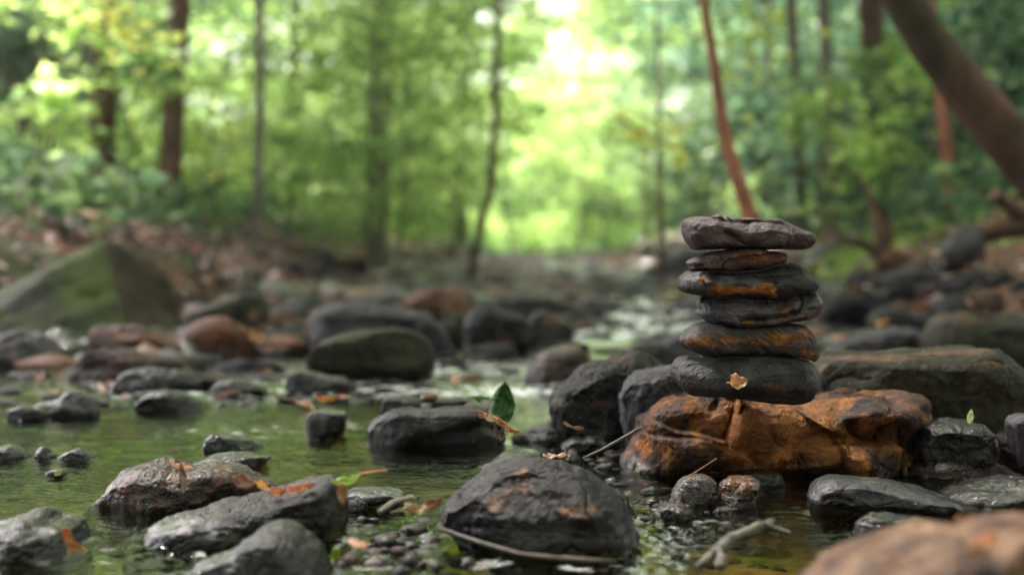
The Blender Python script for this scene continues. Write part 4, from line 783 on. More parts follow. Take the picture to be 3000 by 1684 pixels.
def crown_mesh(name, seed, z0, z1, rad, n, size, cols, nsp=60, flat=.16):
    """leaf sprays: flattened clusters on ends of limbs, gaps between them"""
    r_ = np.random.default_rng(seed); K = nsp
    h = r_.random(K); zc = z0 + (z1 - z0) * h; rr = rad * np.sqrt(r_.random(K)) * (1.05 - .75 * np.abs(h - .4)); a = r_.uniform(0, 6.28, K)
    cc = np.stack([rr * np.cos(a), rr * np.sin(a), zc], -1); cs = r_.uniform(.25, .6, K) * rad * .75
    i = r_.integers(0, K, n); g = r_.normal(size=(n, 3)) * .5
    ctr = cc[i] + g * cs[i][:, None] * np.array([1, 1, flat * 2])
    ctr[:, 2] -= .25 * (np.hypot(g[:, 0], g[:, 1]) * cs[i]) ** 1.5
    ctr[:, 2] = np.maximum(ctr[:, 2], .05)
    v, f = leaf_cloud(ctr, .55, r_.uniform(*size, n), r_)
    tone = r_.random(K)[i] * .6 + r_.random(n) * .4
    c = np.array(cols); k = np.clip((tone * len(c)).astype(int), 0, len(c) - 1); col = c[k] * r_.uniform(.75, 1.25, n)[:, None]
    return mesh_np(name, v, None, f, M_LEAF, np.repeat(col, 5, 0), smooth=False)
LG = [(.06, .14, .03), (.11, .22, .035), (.18, .29, .035), (.23, .37, .06), (.30, .41, .07)]
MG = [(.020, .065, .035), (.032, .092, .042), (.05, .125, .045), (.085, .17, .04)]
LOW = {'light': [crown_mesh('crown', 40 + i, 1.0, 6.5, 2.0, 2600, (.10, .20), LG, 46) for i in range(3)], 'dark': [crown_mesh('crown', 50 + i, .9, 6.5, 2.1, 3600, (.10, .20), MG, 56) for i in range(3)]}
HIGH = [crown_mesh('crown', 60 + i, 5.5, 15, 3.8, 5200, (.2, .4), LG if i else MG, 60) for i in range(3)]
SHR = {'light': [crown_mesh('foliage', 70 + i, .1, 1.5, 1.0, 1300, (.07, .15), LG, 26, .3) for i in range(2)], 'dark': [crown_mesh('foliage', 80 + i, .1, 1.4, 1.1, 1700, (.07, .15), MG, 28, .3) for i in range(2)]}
def limb_set(r_, top, rad, n, z0, L):
    out = []
    for k in range(n):
        z = r_.uniform(z0, top * .9); a = r_.uniform(0, 6.28); l = L * r_.uniform(.5, 1)
        out.append(tube([(0, 0, z), (l * .5 * math.cos(a), l * .5 * math.sin(a), z + l * .3), (l * math.cos(a), l * math.sin(a), z + l * .45)], [rad * .35, rad * .22, rad * .06], 6))
    return out

def px_tree(label, pts, wpx, depth, bark, crown=None, crown_z=0, cat='tree', name='tree', grow=None, limbs=5, group=None, top=13):
    """trunk through points read from the photo at a real distance, carried on up above the frame"""
    pts = Q(pts); path = [tuple(float(c) for c in P(x, y, depth)) for x, y in pts]
    path = sorted(path, key=lambda c: c[2]); gz = float(ground_z(path[0][0], path[0][1]))
    base = (path[0][0], path[0][1], gz - .05)
    if path[0][2] > gz + .05: path = [base] + path
    else: path[0] = (path[0][0], path[0][1], min(path[0][2], gz) - .05)
    r = [w / 2576 * 36 / 50 * depth / 2 for w in wpx]; r = list(np.interp(np.linspace(0, 1, len(path)), np.linspace(0, 1, len(r)), r))
    d = np.array(path[-1]) - np.array(path[-2]); d = d / max(np.linalg.norm(d), 1e-6)
    if top > path[-1][2]:
        st = (top - path[-1][2]) / 3; c = np.array(path[-1]); rr = r[-1]
        for k in range(3):
            d = d * [.6, .6, 1]; d /= np.linalg.norm(d); c = c + d * st; rr *= .78; path.append(tuple(c)); r.append(rr)
    o = empty(name, base); b = np.array(base)
    parts = [tube(np.array(path) - b, r, 14)]
    rg = np.random.default_rng(len(C.objects)); tp = np.array(path[-1]) - b
    for k in range(limbs):
        z = rg.uniform(.35, .95) * tp[2]; x = np.interp(z, [p_[2] - b[2] for p_ in path], [p_[0] - b[0] for p_ in path]); a = rg.uniform(0, 6.28); l = rg.uniform(.8, 2.2)
        parts.append(tube([(x, 0, z), (x + l * .5 * math.cos(a), l * .5 * math.sin(a), z + l * .35), (x + l * math.cos(a), l * math.sin(a), z + l * .5)], [r[-1] * .7, r[-1] * .4, r[-1] * .12], 6))
    v, f4, f3 = join(parts); link('trunk', mesh_np('trunk', v, f4, f3, bark), o)
    if crown: c = link('crown', crown, o); c.location = (tp[0] * .8, tp[1] * .8, crown_z); c.rotation_euler.z = rg.uniform(0, 6)
    tag(o, label, cat, group); return o
px_tree('slim reddish trunk leaning left, directly behind the stack', [(1898, 640), (1888, 540), (1852, 440), (1822, 340), (1808, 240), (1790, 120), (1768, 0)], [52, 44, 40, 34, 30, 26, 22], 6.6, M_BARK_RED, None, 2, top=8, limbs=3)
px_tree('thick mossy trunk leaning across the upper right corner', [(2860, 700), (2720, 560), (2580, 400), (2440, 240), (2330, 100), (2240, -60), (2170, -200)], [150, 142, 132, 120, 108, 96, 84], 5.6, M_BARK_MOSS, None, top=6.5, limbs=2)
px_tree('dark brown trunk below the yellow leaves at the left', [(255, 510), (258, 300), (258, 80), (255, -60)], [82, 72, 62, 56], 11.5, M_BARK_BROWN, HIGH[0], 1)
px_tree('pinkish brown trunk close behind the dark trunk at upper left', [(232, 560), (226, 200), (222, -60)], [46, 44, 40], 19, M_BARK_RED, HIGH[1], 1)
px_tree('brown trunk to the right of the yellow leaves', [(428, 508), (430, 380), (440, 200), (455, 0), (458, -80)], [66, 60, 56, 52, 46], 11.5, M_BARK_BROWN, HIGH[2], 1)
px_tree('thin straight trunk in the left middle', [(634, 625), (648, 500), (652, 250), (656, -60)], [28, 26, 24, 22], 12, M_BARK_GREY, HIGH[0], 2)
px_tree('faint thin trunk behind bright leaves, left of centre', [(726, 560), (738, 250), (742, -60)], [26, 24, 22], 21, M_BARK_GREY, HIGH[1], 2)
px_tree('dark trunk seen only at the top, left of the bright gap', [(950, 560), (955, 320), (968, 150), (970, -60)], [60, 58, 56, 54], 16.5, M_BARK_GREY, HIGH[2], 1)
px_tree('thin grey green trunk left of the bright gap in the leaves', [(1165, 600), (1166, 300), (1174, -60)], [28, 27, 25], 30, M_BARK_GREY, HIGH[0], 2)
px_tree('slender crooked sapling rising from the creek edge at the centre', [(1190, 660), (1210, 570), (1240, 450), (1246, 300), (1252, 100), (1256, -60)], [26, 24, 22, 20, 18, 16], 14, M_BARK_BROWN, None, top=7)
px_tree('thin dark trunk with yellow leaves beside it, left of the leaning sapling', [(1662, 610), (1660, 480), (1656, 320), (1650, -40)], [20, 18, 13, 8], 13, M_BARK_BROWN, None, top=6)
px_tree('thin dark trunk right of the reddish leaning sapling', [(2010, 480), (2000, 250), (1988, -60)], [32, 30, 28], 17, M_BARK_GREY, HIGH[1], 1)
px_tree('grey brown trunk between the thin dark trunk and the broad dark trunk', [(2090, 480), (2082, 250), (2068, -60)], [38, 36, 32], 15, M_BARK_GREY, HIGH[2], 1)
px_tree('broad dark trunk just left of the thick leaning trunk', [(2215, 420), (2205, 250), (2185, -60)], [74, 68, 60], 16, M_BARK_BROWN, HIGH[0], 1)
px_tree('orange brown sapling below the thick leaning trunk', [(2398, 520), (2384, 400), (2370, 280), (2350, 100)], [40, 36, 32, 22], 9.5, M_BARK_RED, None, top=4)
px_tree('faint dark trunk above the thick leaning trunk at the right', [(2490, 420), (2484, 200), (2476, -60)], [44, 42, 40], 18, M_BARK_GREY, HIGH[1], 1)

def sapling_proto(kind, cm):
    o = empty('sapling'); r_ = np.random.default_rng(3)
    v, f4, f3 = join([tube([(0, 0, -.1), (.05, .03, 2), (-.04, .05, 4.4), (.03, 0, 6.4)], [.045, .035, .022, .008], 8)] + limb_set(r_, 6.2, .05, 9, .9, 1.4))
    link('trunk', mesh_np('trunk', v, f4, f3, M_BARK_GREY), o); link('crown', cm, o); return o
def tall_proto(cm):
    o = empty('tree'); r_ = np.random.default_rng(4)
    v, f4, f3 = join([tube([(0, 0, -.1), (.1, .03, 5), (-.1, .05, 10), (.03, 0, 15)], [.17, .14, .09, .03], 10)] + limb_set(r_, 14, .16, 9, 5.5, 2.8))
    link('trunk', mesh_np('trunk', v, f4, f3, M_BARK_GREY), o); link('crown', cm, o); return o
def shrub_proto(cm):
    o = empty('shrub'); r_ = np.random.default_rng(5)
    v, f4, f3 = join([tube([(0, 0, -.05), (.15 * math.cos(a), .15 * math.sin(a), .6), (.5 * math.cos(a), .5 * math.sin(a), 1.2)], [.015, .011, .004], 5) for a in (0, 1.3, 2.6, 3.9, 5.1)])
    link('stem', mesh_np('stem', v, f4, f3, M_BARK_BROWN), o); link('foliage', cm, o); return o
protos = {('sapling', k, i): sapling_proto(k, m) for k in LOW for i, m in enumerate(LOW[k])}
protos.update({('tree', 'x', i): tall_proto(m) for i, m in enumerate(HIGH)})
protos.update({('shrub', k, i): shrub_proto(m) for k in SHR for i, m in enumerate(SHR[k])})
used = set()
def plant(kind, tone, i, x, y, s, label, cat, group):
    key = (kind, tone, i); o = protos[key] if key not in used else copy_tree(protos[key]); used.add(key)
    o.location = (x, y, float(ground_z(x, y))); o.scale = (s, s, s * random.uniform(.85, 1.15)); o.rotation_euler = (random.uniform(-.06, .06), random.uniform(-.06, .06), random.uniform(0, 6.28))
    if y > 5 and 'camera' not in label and 'outside' not in label:
        w_, n_ = where(x, y); tone_ = {'light': 'bright green', 'dark': 'deep green', 'x': 'tall leafy'}[tone]
        label = '%s %s %s, %s' % (n_, tone_, {'sapling': 'sapling', 'shrub': 'low shrub', 'tree': 'tree'}[kind], w_); group = '%s %s %s' % (n_, tone_, kind) + 's ' + w_
    tag(o, label, cat, group)
MARKS = [(150, 'at the far left edge'), (330, 'around the dark brown trunk at the left'), (560, 'around the brown trunk right of the yellow leaves'), (820, 'around the thin straight trunk in the left middle'), (1060, 'between the thin straight trunk and the crooked sapling'), (1290, 'around the slender crooked sapling'), (1480, 'in the bright gap right of the crooked sapling'), (1680, 'at the right side of the bright gap'), (1880, 'around the slim reddish leaning trunk'), (2080, 'just right of the reddish leaning trunk'), (2300, 'around the broad dark trunk at the right'), (9999, 'beyond the thick leaning trunk')]
def where(x, y):
    p = (1500 + x / y * FPX) * 2576 / 3000; w_ = next(t for l_, t in MARKS if p < l_)
    return w_, ('near' if y < 20 else 'farther' if y < 33 else 'distant')
def sector(x, y):
    p = 1500 + x / y * FPX
    return 'left' if p < 900 else ('centre' if p < 1950 else 'right')
rs = random.Random(21)
TRUNKS = [(1115, 14), (300, 12), (520, 12), (755, 12), (1440, 14), (1930, 12), (2330, 14), (2430, 15), (2570, 16)]
spots = []
def scatter(kind, n, y0, y1, mind, sc_, gapf, edge=.9, spread=.52):
    k = 0; t = 0
    while k < n and t < 9000:
        t += 1; y = y0 + (y1 - y0) * rs.random(); x = rs.uniform(-spread, spread) * y + rs.uniform(-1, 1)
        l, r = creek_edges(y)
        if l - edge < x < r + edge and y < 36: continue
        if any((x - a) ** 2 + (y - b) ** 2 < mind ** 2 for a, b, kk2 in spots if kk2 == kind): continue
        px = 1500 + x / y * FPX
        if rs.random() < gapf(px, y): continue
        if any(y < D_ + .5 and abs(px - c_) < 60 + ((9000 if y < D_ else 1500) / y if kind == 'sapling' else 900 / y) for c_, D_ in TRUNKS): continue
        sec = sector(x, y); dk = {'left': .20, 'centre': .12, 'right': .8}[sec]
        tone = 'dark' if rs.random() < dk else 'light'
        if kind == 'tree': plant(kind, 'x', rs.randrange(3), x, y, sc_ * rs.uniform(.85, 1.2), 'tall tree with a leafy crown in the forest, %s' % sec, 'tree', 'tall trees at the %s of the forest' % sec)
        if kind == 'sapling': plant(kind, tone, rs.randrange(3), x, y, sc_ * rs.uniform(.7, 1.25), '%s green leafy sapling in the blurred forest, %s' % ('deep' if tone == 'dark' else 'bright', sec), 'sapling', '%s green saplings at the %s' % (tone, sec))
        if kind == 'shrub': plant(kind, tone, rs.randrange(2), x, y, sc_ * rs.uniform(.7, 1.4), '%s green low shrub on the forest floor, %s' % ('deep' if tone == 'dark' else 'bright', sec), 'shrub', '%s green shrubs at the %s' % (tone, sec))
        spots.append((x, y, kind)); k += 1
gap = lambda px, y: .72 if (1200 < px < 1800 and y < 30) else 0
scatter('shrub', 90, 9, 40, 1.1, 1.0, lambda px, y: .4 if 1400 < px < 1800 else 0, .5)
scatter('sapling', 105, 12, 55, 1.8, 1.0, gap, 1.0)
scatter('tree', 26, 26, 75, 4.0, 1.0, lambda px, y: .6 if 1250 < px < 1800 else 0, 2.0)
# unseen trees added around creek and camera to shade the stones
for k, (x, y, s_) in enumerate([(-5.6, 5.2, .9), (6.0, 8, 1.1), (5.6, 3.5, .9), (5.2, 12.5, 1.0), (8.5, 17, 1.1), (8, 12, 1.1), (11, 15, 1.1), (12, 21, 1.1), (-4.4, -1.5, .9), (4.6, -3, .95), (-1.5, -8, 1), (3.5, -9, 1), (-7, 2, 1.1), (8, 5, 1.1), (9, 12, 1)]):
    plant('tree', 'x', k % 3, x, y, s_, 'unseen tall tree added outside the frame to shade the creek', 'tree', 'unseen trees added to shade the creek')
for k in range(22):  # unseen saplings, added to keep light off the stone fronts
    a = rs.uniform(-1.9, 1.9); d_ = rs.uniform(4.5, 8)
    plant('sapling', 'dark' if k % 2 else 'light', k % 3, d_ * math.sin(a), -d_ * math.cos(a) * .9 - .5, rs.uniform(.8, 1.1), 'leafy sapling of the wood behind the camera', 'sapling', 'unseen saplings added behind the camera')
for k in range(20):
    px, y = 1260 + 640 * ((k * 7) % 20) / 20, 44 + 1.6 * k
    plant('sapling', 'light', k % 3, (px - 1500) / FPX * y, y, .75 + .15 * (k % 3), 'bright green leafy sapling in the blurred forest, centre', 'sapling', 'light green saplings at the centre')
    plant('shrub', 'light', k % 2, (px - 1480) / FPX * (y - 8), y - 8, 1.0 + .3 * (k % 3), 'bright green low shrub on the forest floor, centre', 'shrub', 'light green shrubs at the centre')
for k, (px, y) in enumerate([(1340, 36), (1700, 38), (1250, 34)]):
    plant('sapling', 'light', k % 3, (px - 1500) / FPX * y, y, 1.35, 'bright green leafy sapling in the blurred forest, centre', 'sapling', 'light green saplings at the centre')
for k, (px, y) in enumerate([(1130, 18), (1090, 15), (1330, 22), (1900, 24), (1760, 30), (1500, 34), (1650, 40), (1400, 28)]):
    plant('sapling', 'light', k % 3, (px - 1500) / FPX * y, y, .8 + .1 * (k % 3), 'bright green leafy sapling in the blurred forest, centre', 'sapling', 'light green saplings at the centre')
for k, (px, y, s_) in enumerate([(1125, 14.2, .5), (1170, 15, .55), (1070, 15.2, .5)]):
    plant('sapling', 'light', k % 3, (px - 1500) / FPX * y, y, s_, 'bright green leafy sapling', 'sapling', 'g')
for k in protos:
    if k not in used: plant(*k, rs.choice([-1, 1]) * rs.uniform(12, 20), rs.uniform(26, 44), 1, 'leafy plant at the edge of the forest', k[0], None)

# ------------------------------------------------------------------ fallen leaves, twigs and branches
def leaf(label, x, y, d, L, W, axis, nrm, col, col2=None, curl=.3, cup=.25, stalk=.35, cat='leaf', seed=0, lob=0, name='fallen_leaf', green=False, scol=None, group=None):
    """a leaf blade with a folded midrib and a stalk; x, y in the 3000 px photograph, axis from stalk to tip"""
    L *= .70; W *= .50; curl *= 1.6
    c = np.array([float(v) for v in P(x, y, d)]); a = np.array(axis, float); a /= np.linalg.norm(a); n = np.array(nrm, float); n -= a * (n @ a); n /= np.linalg.norm(n); s = np.cross(a, n)
    nu, nv = 26, 13; u = np.linspace(0, 1, nu)[:, None]; v = np.linspace(-1, 1, nv)[None]
    w_ = W * .5 * np.sin(np.pi * u ** .72) ** .8 * (1 + lob * .35 * np.sin(u * 19)); w_ = np.maximum(w_, W * .004)
    ang = curl * (u - .5) * 2; X = (u - .5) * L * np.cos(ang * .6); H = L * curl * .35 * ((u - .5) * 2) ** 2 + cup * np.abs(v) * w_ + 0 * X
    jj = fbm(np.stack([u * 3 + 0 * v, v * 1.5 + 0 * u, 0 * u + 0 * v + seed], -1), 2, seed % 9) * L * .22
    V = (X + 0 * v)[..., None] * a + (v * w_)[..., None] * s + (H + jj)[..., None] * n
    k = sstep(-.2, .3, fbm(np.stack([u * 4 + 0 * v, v * 2 + 0 * u, 0 * u + 0 * v + seed * 3.1], -1), 3, 4))[..., None]
    c1 = np.array(col); c2 = np.array(col2 if col2 else [q_ * .6 for q_ in col]); cc = c1 * (1 - k) + c2 * k
    cc = np.where((np.abs(v) < .12)[..., None] & (u < 2)[..., None], cc * 1.25, cc)
    o = link(name, mesh_np(name, V.reshape(-1, 3), grid_faces(nu, nv), None, M_LEAF if green else M_DEAD, cc.reshape(-1, 3)), loc=c); tag(o, label, cat, group)
    mo = o.modifiers.new('thickness', 'SOLIDIFY'); mo.thickness = .0006
    if stalk:
        e0 = V[0, nv // 2]; pts_ = [e0, e0 - a * L * stalk * .5 + n * L * .03, e0 - a * L * stalk + n * L * .01]
        vv, f4, f3 = tube(pts_, [.0012, .001, .0009], 6, 0)
        link('stalk', mesh_np('stalk', vv, f4, f3, M_DEAD, np.tile(scol or c2, (len(vv), 1))), o)
    return o
OR, YE, TN, RD, PK, GN = (.36, .14, .035), (.50, .36, .05), (.55, .36, .20), (.30, .07, .03), (.50, .24, .17), (.03, .12, .02)
X4 = lambda x, y: CR(0, 1124, 2.576, [(x, y)])[0]
X5 = lambda x, y: CR(1000, 1124, 2.576, [(x, y)])[0]
X6 = lambda x, y: CR(2000, 1124, 2.576, [(x, y)])[0]
X3 = lambda x, y: CR(2000, 550, 2.576, [(x, y)])[0]
leaf('curled tan dry leaf stuck to the front of the thick charcoal stone', *s1(638, 1268), 2.0, .042, .044, (1, -.1, .12), (-.1, -1, .5), (.50, .30, .14), (.34, .17, .07), .7, 1.1, .2, seed=2, lob=.35)
leaf('large glossy green leaf standing upright behind the long black stone', *X5(1218, 140), 2.44, .115, .095, (.22, -.1, 1), (-.25, -1, 0), GN, (.02, .09, .015), .25, .15, 0, seed=3, name='green_leaf', green=True)
leaf('small green leaf lying left of the upright glossy green leaf', *X5(1050, 118), 2.43, .045, .034, (-1, -.3, .1), (0, -.6, .8), (.05, .16, .02), (.03, .11, .02), .3, .2, .6, seed=4, name='green_leaf', green=True, scol=(.25, .36, .12))
for k, (x, y, L, ax, c) in enumerate([(1130, 270, .045, (1, -.2, -.25), TN), (1190, 300, .04, (1, -.3, -.7), (.42, .20, .08)), (1250, 340, .04, (1, 0, -.8), PK), (1300, 370, .03, (1, .2, -.3), (.35, .14, .05)), (1170, 380, .032, (.3, -.2, -1), (.22, .13, .09)), (1215, 400, .03, (-.2, -.3, -1), (.15, .09, .07)), (1060, 250, .035, (1, 0, -.1), (.30, .16, .11))]):
    leaf(['pale', 'brown', 'pinkish', 'dark', 'grey brown', 'darkest', 'leftmost'][k] + ' crumpled dead leaf draped over the right end of the long black stone', *X5(x, y), 2.13 + .02 * (k % 3), L, L * .45, ax, (-.1, -.8, .7), c, None, .8, .8, .3, seed=10 + k, group='dead leaves draped over the long black stone')
leaf('orange leaf resting on the glistening wet stone in the pool', *X4(2480, 120), 2.60, .07, .022, (1, 0, .12), (0, -.8, .6), OR, (.60, .30, .06), .5, .3, 0, seed=20)
leaf('pale pinkish leaf at the right of the orange leaf in the pool', *X5(20, 105), 2.62, .035, .022, (1, .2, 0), (0, -.7, .7), PK, None, .4, .3, 0, seed=21)
leaf('red leaf plastered on the right end of the wet reddish brown rock', *X4(1850, 750), 1.70, .040, .034, (1, -.2, -.35), (.1, -1, .5), (.26, .07, .04), (.22, .12, .09), .5, .3, .1, seed=22)
leaf('yellow orange leaf tip at the far right end of the wet reddish brown rock', *X4(1985, 775), 1.71, .026, .018, (1, 0, -.5), (0, -1, .6), (.60, .30, .05), YE, .4, .3, .2, seed=23)
leaf('pointed tan leaf lying on top of the wet reddish brown rock', *X4(1350, 632), 1.74, .048, .016, (-1, .1, .35), (0, -.5, .8), TN, PK, .3, .5, .1, seed=24)
leaf('thin brown leaf hanging down the middle of the wet reddish brown rock', *X4(1380, 720), 1.70, .05, .018, (.15, -.3, -1), (0, -1, .3), (.24, .13, .10), None, .3, .3, .1, seed=25)
leaf('pink orange curled leaf behind the long sloping charcoal rock', *X4(2110, 820), 1.70, .040, .024, (1, 0, .25), (-.1, -1, .6), PK, OR, .8, .5, 0, seed=26)
leaf('long pinkish leaf just left of the top of the long sloping charcoal rock', *X4(2270, 795), 1.70, .058, .022, (1, 0, .22), (0, -.9, .6), (.52, .25, .15), (.45, .15, .05), .4, .4, .1, seed=27)
leaf('bright green leaf with an orange stalk beside the top of the long sloping rock', *X5(20, 745), 1.66, .058, .034, (-1, -.2, -.1), (0, -.5, .9), (.16, .30, .03), (.24, .26, .03), .4, .3, .8, seed=28, name='green_leaf', green=True, scol=(.5, .2, .04))
leaf('orange brown leaf hanging down from the green leaf into the water', *X5(10, 830), 1.64, .035, .026, (.1, -.2, -1), (0, -1, .3), (.34, .12, .03), (.16, .12, .02), .4, .3, 0, seed=29)
leaf('long brown and amber leaf touching the left side of the front boulder', *X5(640, 940), 1.62, .066, .026, (1, .1, .28), (0, -.6, .8), (.30, .12, .02), (.12, .06, .02), .4, .4, .4, seed=30)
leaf('shiny orange leaf floating in the sparkling water at the bottom', *X5(130, 1215), 1.49, .038, .024, (1, -.5, -.2), (0, -.4, 1), (.50, .22, .10), (.60, .38, .28), .3, .3, 0, seed=31)
leaf('amber leaf stuck to the right side of the blurred black rock at lower left', *X4(525, 1185), 1.56, .048, .022, (.2, -.1, -1), (0, -1, .2), (.34, .14, .02), (.40, .11, .03), .5, .3, 0, seed=32)
leaf('orange leaf bit in the water below the amber leaf', *X4(590, 1240), 1.54, .030, .018, (1, 0, -.5), (0, -.8, .6), OR, None, .4, .3, 0, seed=33)
leaf('tiny pale green leaf standing on the rounded black stone', *X6(2172, 245), 2.17, .032, .020, (.12, 0, 1), (-.2, -1, 0), (.26, .42, .28), (.50, .42, .10), .2, .15, 0, seed=34, name='green_leaf', green=True)
leaf('orange leaf lying on the ridge of the tan boulder in the corner', *X6(2130, 1030), 1.22, .030, .016, (1, .1, .25), (0, -.5, .8), OR, None, .3, .3, 0, seed=35)
leaf('blurred orange leaf on the face of the tan boulder in the corner', *X6(2290, 1200), 1.02, .032, .02, (1, .2, .5), (0, -.7, .8), (.55, .24, .08), None, .3, .3, .2, seed=36)
leaf('narrow orange leaf on the low wet black rock right of the pool', *X5(1750, 330), 2.26, .050, .010, (1, -.2, -.25), (0, -.5, .9), (.42, .19, .09), None, .2, .3, 0, seed=37)
leaf('yellow leaf on the right side of the wet brown rock behind the pool', *q(1482, 922), 3.75, .05, .035, (.3, 0, -1), (0, -1, .3), YE, OR, .3, .3, 0, seed=38)
leaf('round yellow leaf lit up at the foot of the leafy left bank', *q(538, 668), 9.5, .12, .11, (1, 0, .3), (0, -1, .5), (.55, .60, .12), YE, .2, .2, 0, seed=39)
leaf('small amber leaf on the long grey rock right of the stack', *q(2218, 812), 4.8, .07, .05, (1, 0, .3), (0, -.8, .6), (.65, .33, .06), OR, .3, .3, 0, seed=40)
leaf('pinkish leaf on the dark stones right of the middle of the stack', *q(2107, 850), 4.5, .08, .04, (1, 0, .1), (0, -.8, .6), TN, PK, .3, .3, 0, seed=41)
leaf('pink leaf lying across the low wet maroon rock', *X6(1950, 560), 2.20, .045, .018, (1, 0, -.1), (0, -.5, .9), (.42, .26, .22), None, .3, .5, .2, seed=42)
leaf('upright sliver of brown leaf beside the pointed speckled stone', *X5(1500, 590), 1.93, .026, .014, (-.1, 0, 1), (-.3, -1, 0), (.36, .22, .17), None, .3, .4, 0, seed=43)
leaf('flat reddish leaf fragment afloat left of the slanting twig', *X5(1610, 545), 2.02, .05, .03, (1, .2, 0), (0, 0, 1), (.38, .16, .09), None, .1, .1, 0, seed=44)
leaf('olive leaf lying on the tiny stone in the lower left pool', *X4(450, 672), 1.86, .022, .014, (1, .1, .5), (0, -.7, .7), (.24, .24, .04), None, .2, .3, 0, seed=45)
for k, (x, y, L) in enumerate([(650, 850, .09), (690, 862, .10), (730, 858, .09), (665, 880, .08), (760, 870, .08), (630, 835, .07)]):
    leaf(['glowing', 'large', 'pale', 'low', 'rightmost', 'topmost'][k] + ' orange leaf in the heap on the leaf covered rock', *q(x, y), 4.75, L, L * .6, (1, .1 * k, .2 - .1 * k), (.1, -.8, .6), OR if k % 2 else (.55, .28, .12), None, .4, .3, 0, seed=50 + k, group='orange leaves heaped on a rock')
EX = [(1260, 1350, 2.0), (1290, 1372, 1.98)]
# nut
o = rock('nut', Z5([(592, 110), (605, 85), (640, 70), (690, 72), (722, 90), (728, 115), (700, 140), (650, 150), (605, 140)]), 'smooth orange nut resting on the flat topped dark stone', d=2.68, T=.016, pal='tan', seed=201, res=(60, 30), rough=.1, cuts=0, e=.95, sink=0, rustb=.6, rustc=(.55, .22, .06), wet=.6, cat='nut', z_wet=-1, chip=0)
# twigs
def twig(name, label, pts, rad, mat, cat, side=(), w=8, wob=.25):
    b = np.array(pts[0], float); V = [tube(np.array(pts) - b, rad, w, wob)]
    for ps, rr in side: V.append(tube(np.array(ps) - b, rr, 6, wob))
    v, f4, f3 = join(V); o = link(name, mesh_np(name, v, f4, f3, mat), loc=b); tag(o, label, cat); return o
pp = lambda x, y, d: tuple(float(v) for v in P(x, y, d))
twig('twig', 'thin dark twig slanting from the craggy boulder down into the water', [pp(*X5(1825, 560), 2.03), pp(*X5(1960, 500), 2.04), pp(*X5(2120, 410), 2.05), pp(*X5(2262, 330), 2.06)], [.0016, .002, .0022, .0024], M_TWIG, 'twig', [([pp(*X5(1700, 470), 2.03), pp(*X5(1705, 530), 2.03), pp(*X5(1730, 560), 2.02)], [.001, .0016, .002])])
twig('stick', 'lichen covered stick lying in the brown water at the bottom right', [pp(*X6(95, 1392), 1.50), pp(*X6(250, 1280), 1.53), pp(*X6(370, 1150), 1.56), pp(*X6(560, 1080), 1.58), pp(*X6(680, 1050), 1.60)], [.004, .0055, .006, .0055, .005], M_LICHEN, 'stick', [([pp(*X6(280, 1260), 1.53), pp(*X6(290, 1330), 1.50), pp(*X6(285, 1385), 1.49)], [.005, .005, .004]), ([pp(*X6(600, 1060), 1.59), pp(*X6(740, 1100), 1.58), pp(*X6(820, 1120), 1.57)], [.004, .003, .002])], wob=.5)
twig('stick', 'bleached stick leaning on the wet dark rock beside the front boulder', [pp(*X5(285, 965), 1.63), pp(*X5(400, 885), 1.65), pp(*X5(535, 855), 1.67)], [.003, .0032, .0025], M_BARK_PALE, 'stick')
twig('branch', 'long wet grey branch along the waterline below the front boulder', [pp(*X5(740, 1085), 1.60), pp(*X5(1000, 1180), 1.54), pp(*X5(1350, 1285), 1.50), pp(*X5(1700, 1320), 1.49), pp(*X5(2080, 1335), 1.49)], [.0015, .002, .0024, .0024, .0014], M_TWIG, 'branch')
twig('pine_needle', 'single reddish needle leaning on the foot of the craggy boulder', [pp(*X6(50, 696), 1.96), pp(*X6(255, 563), 2.0)], [.0011, .0009], M_BARK_RED, 'needle', w=6)
twig('twig', 'crumb of dark bark and twigs on top of the top stone', [pp(*s1(445, 92), 2.08), pp(*s1(485, 74), 2.08), pp(*s1(520, 100), 2.08), pp(*s1(550, 92), 2.08), pp(*s1(598, 112), 2.075)], [.0012, .0028, .002, .0028, .001], M_TWIG, 'twig', [([pp(*s1(465, 92), 2.08), pp(*s1(500, 82), 2.07), pp(*s1(540, 105), 2.07)], [.002, .0025, .001]), ([pp(*s1(530, 88), 2.08), pp(*s1(560, 108), 2.07)], [.0012, .0008])], wob=.5)
twig('root', 'hair thin rootlets hanging from the right end of the fifth stone', [pp(*s1(1140, 1112), 2.10), pp(*s1(1190, 1180), 2.1), pp(*s1(1250, 1250), 2.1), pp(*s1(1290, 1360), 2.1)], [.0006, .0006, .0005, .0004], M_TWIG, 'root', [([pp(*s1(1150, 1115), 2.10), pp(*s1(1215, 1190), 2.1)], [.0005, .0003])], w=5)
# tuft of wet brown fronds right of the front boulder
r_ = random.Random(5); fr = []
for k in range(34):
    t = k / 33; x0, y0 = X5(1760 + 440 * t, 640 + 300 * t); a = r_.uniform(-.5, .5)
    fr.append(tube(np.array([pp(x0 + 12, y0 + 30, 1.80), pp(x0, y0, 1.80), pp(x0 - 12 + 20 * a, y0 - 30, 1.79)]), [.0009, .0008, .0003], 4, 0))
v, f4, f3 = join(fr); b = v.mean(0); tag(link('rootlet_tuft', mesh_np('rootlet_tuft', v - b, f4, f3, M_TWIG), loc=b), 'feathery tuft of wet brown rootlets behind the right of the front boulder', 'root tuft')
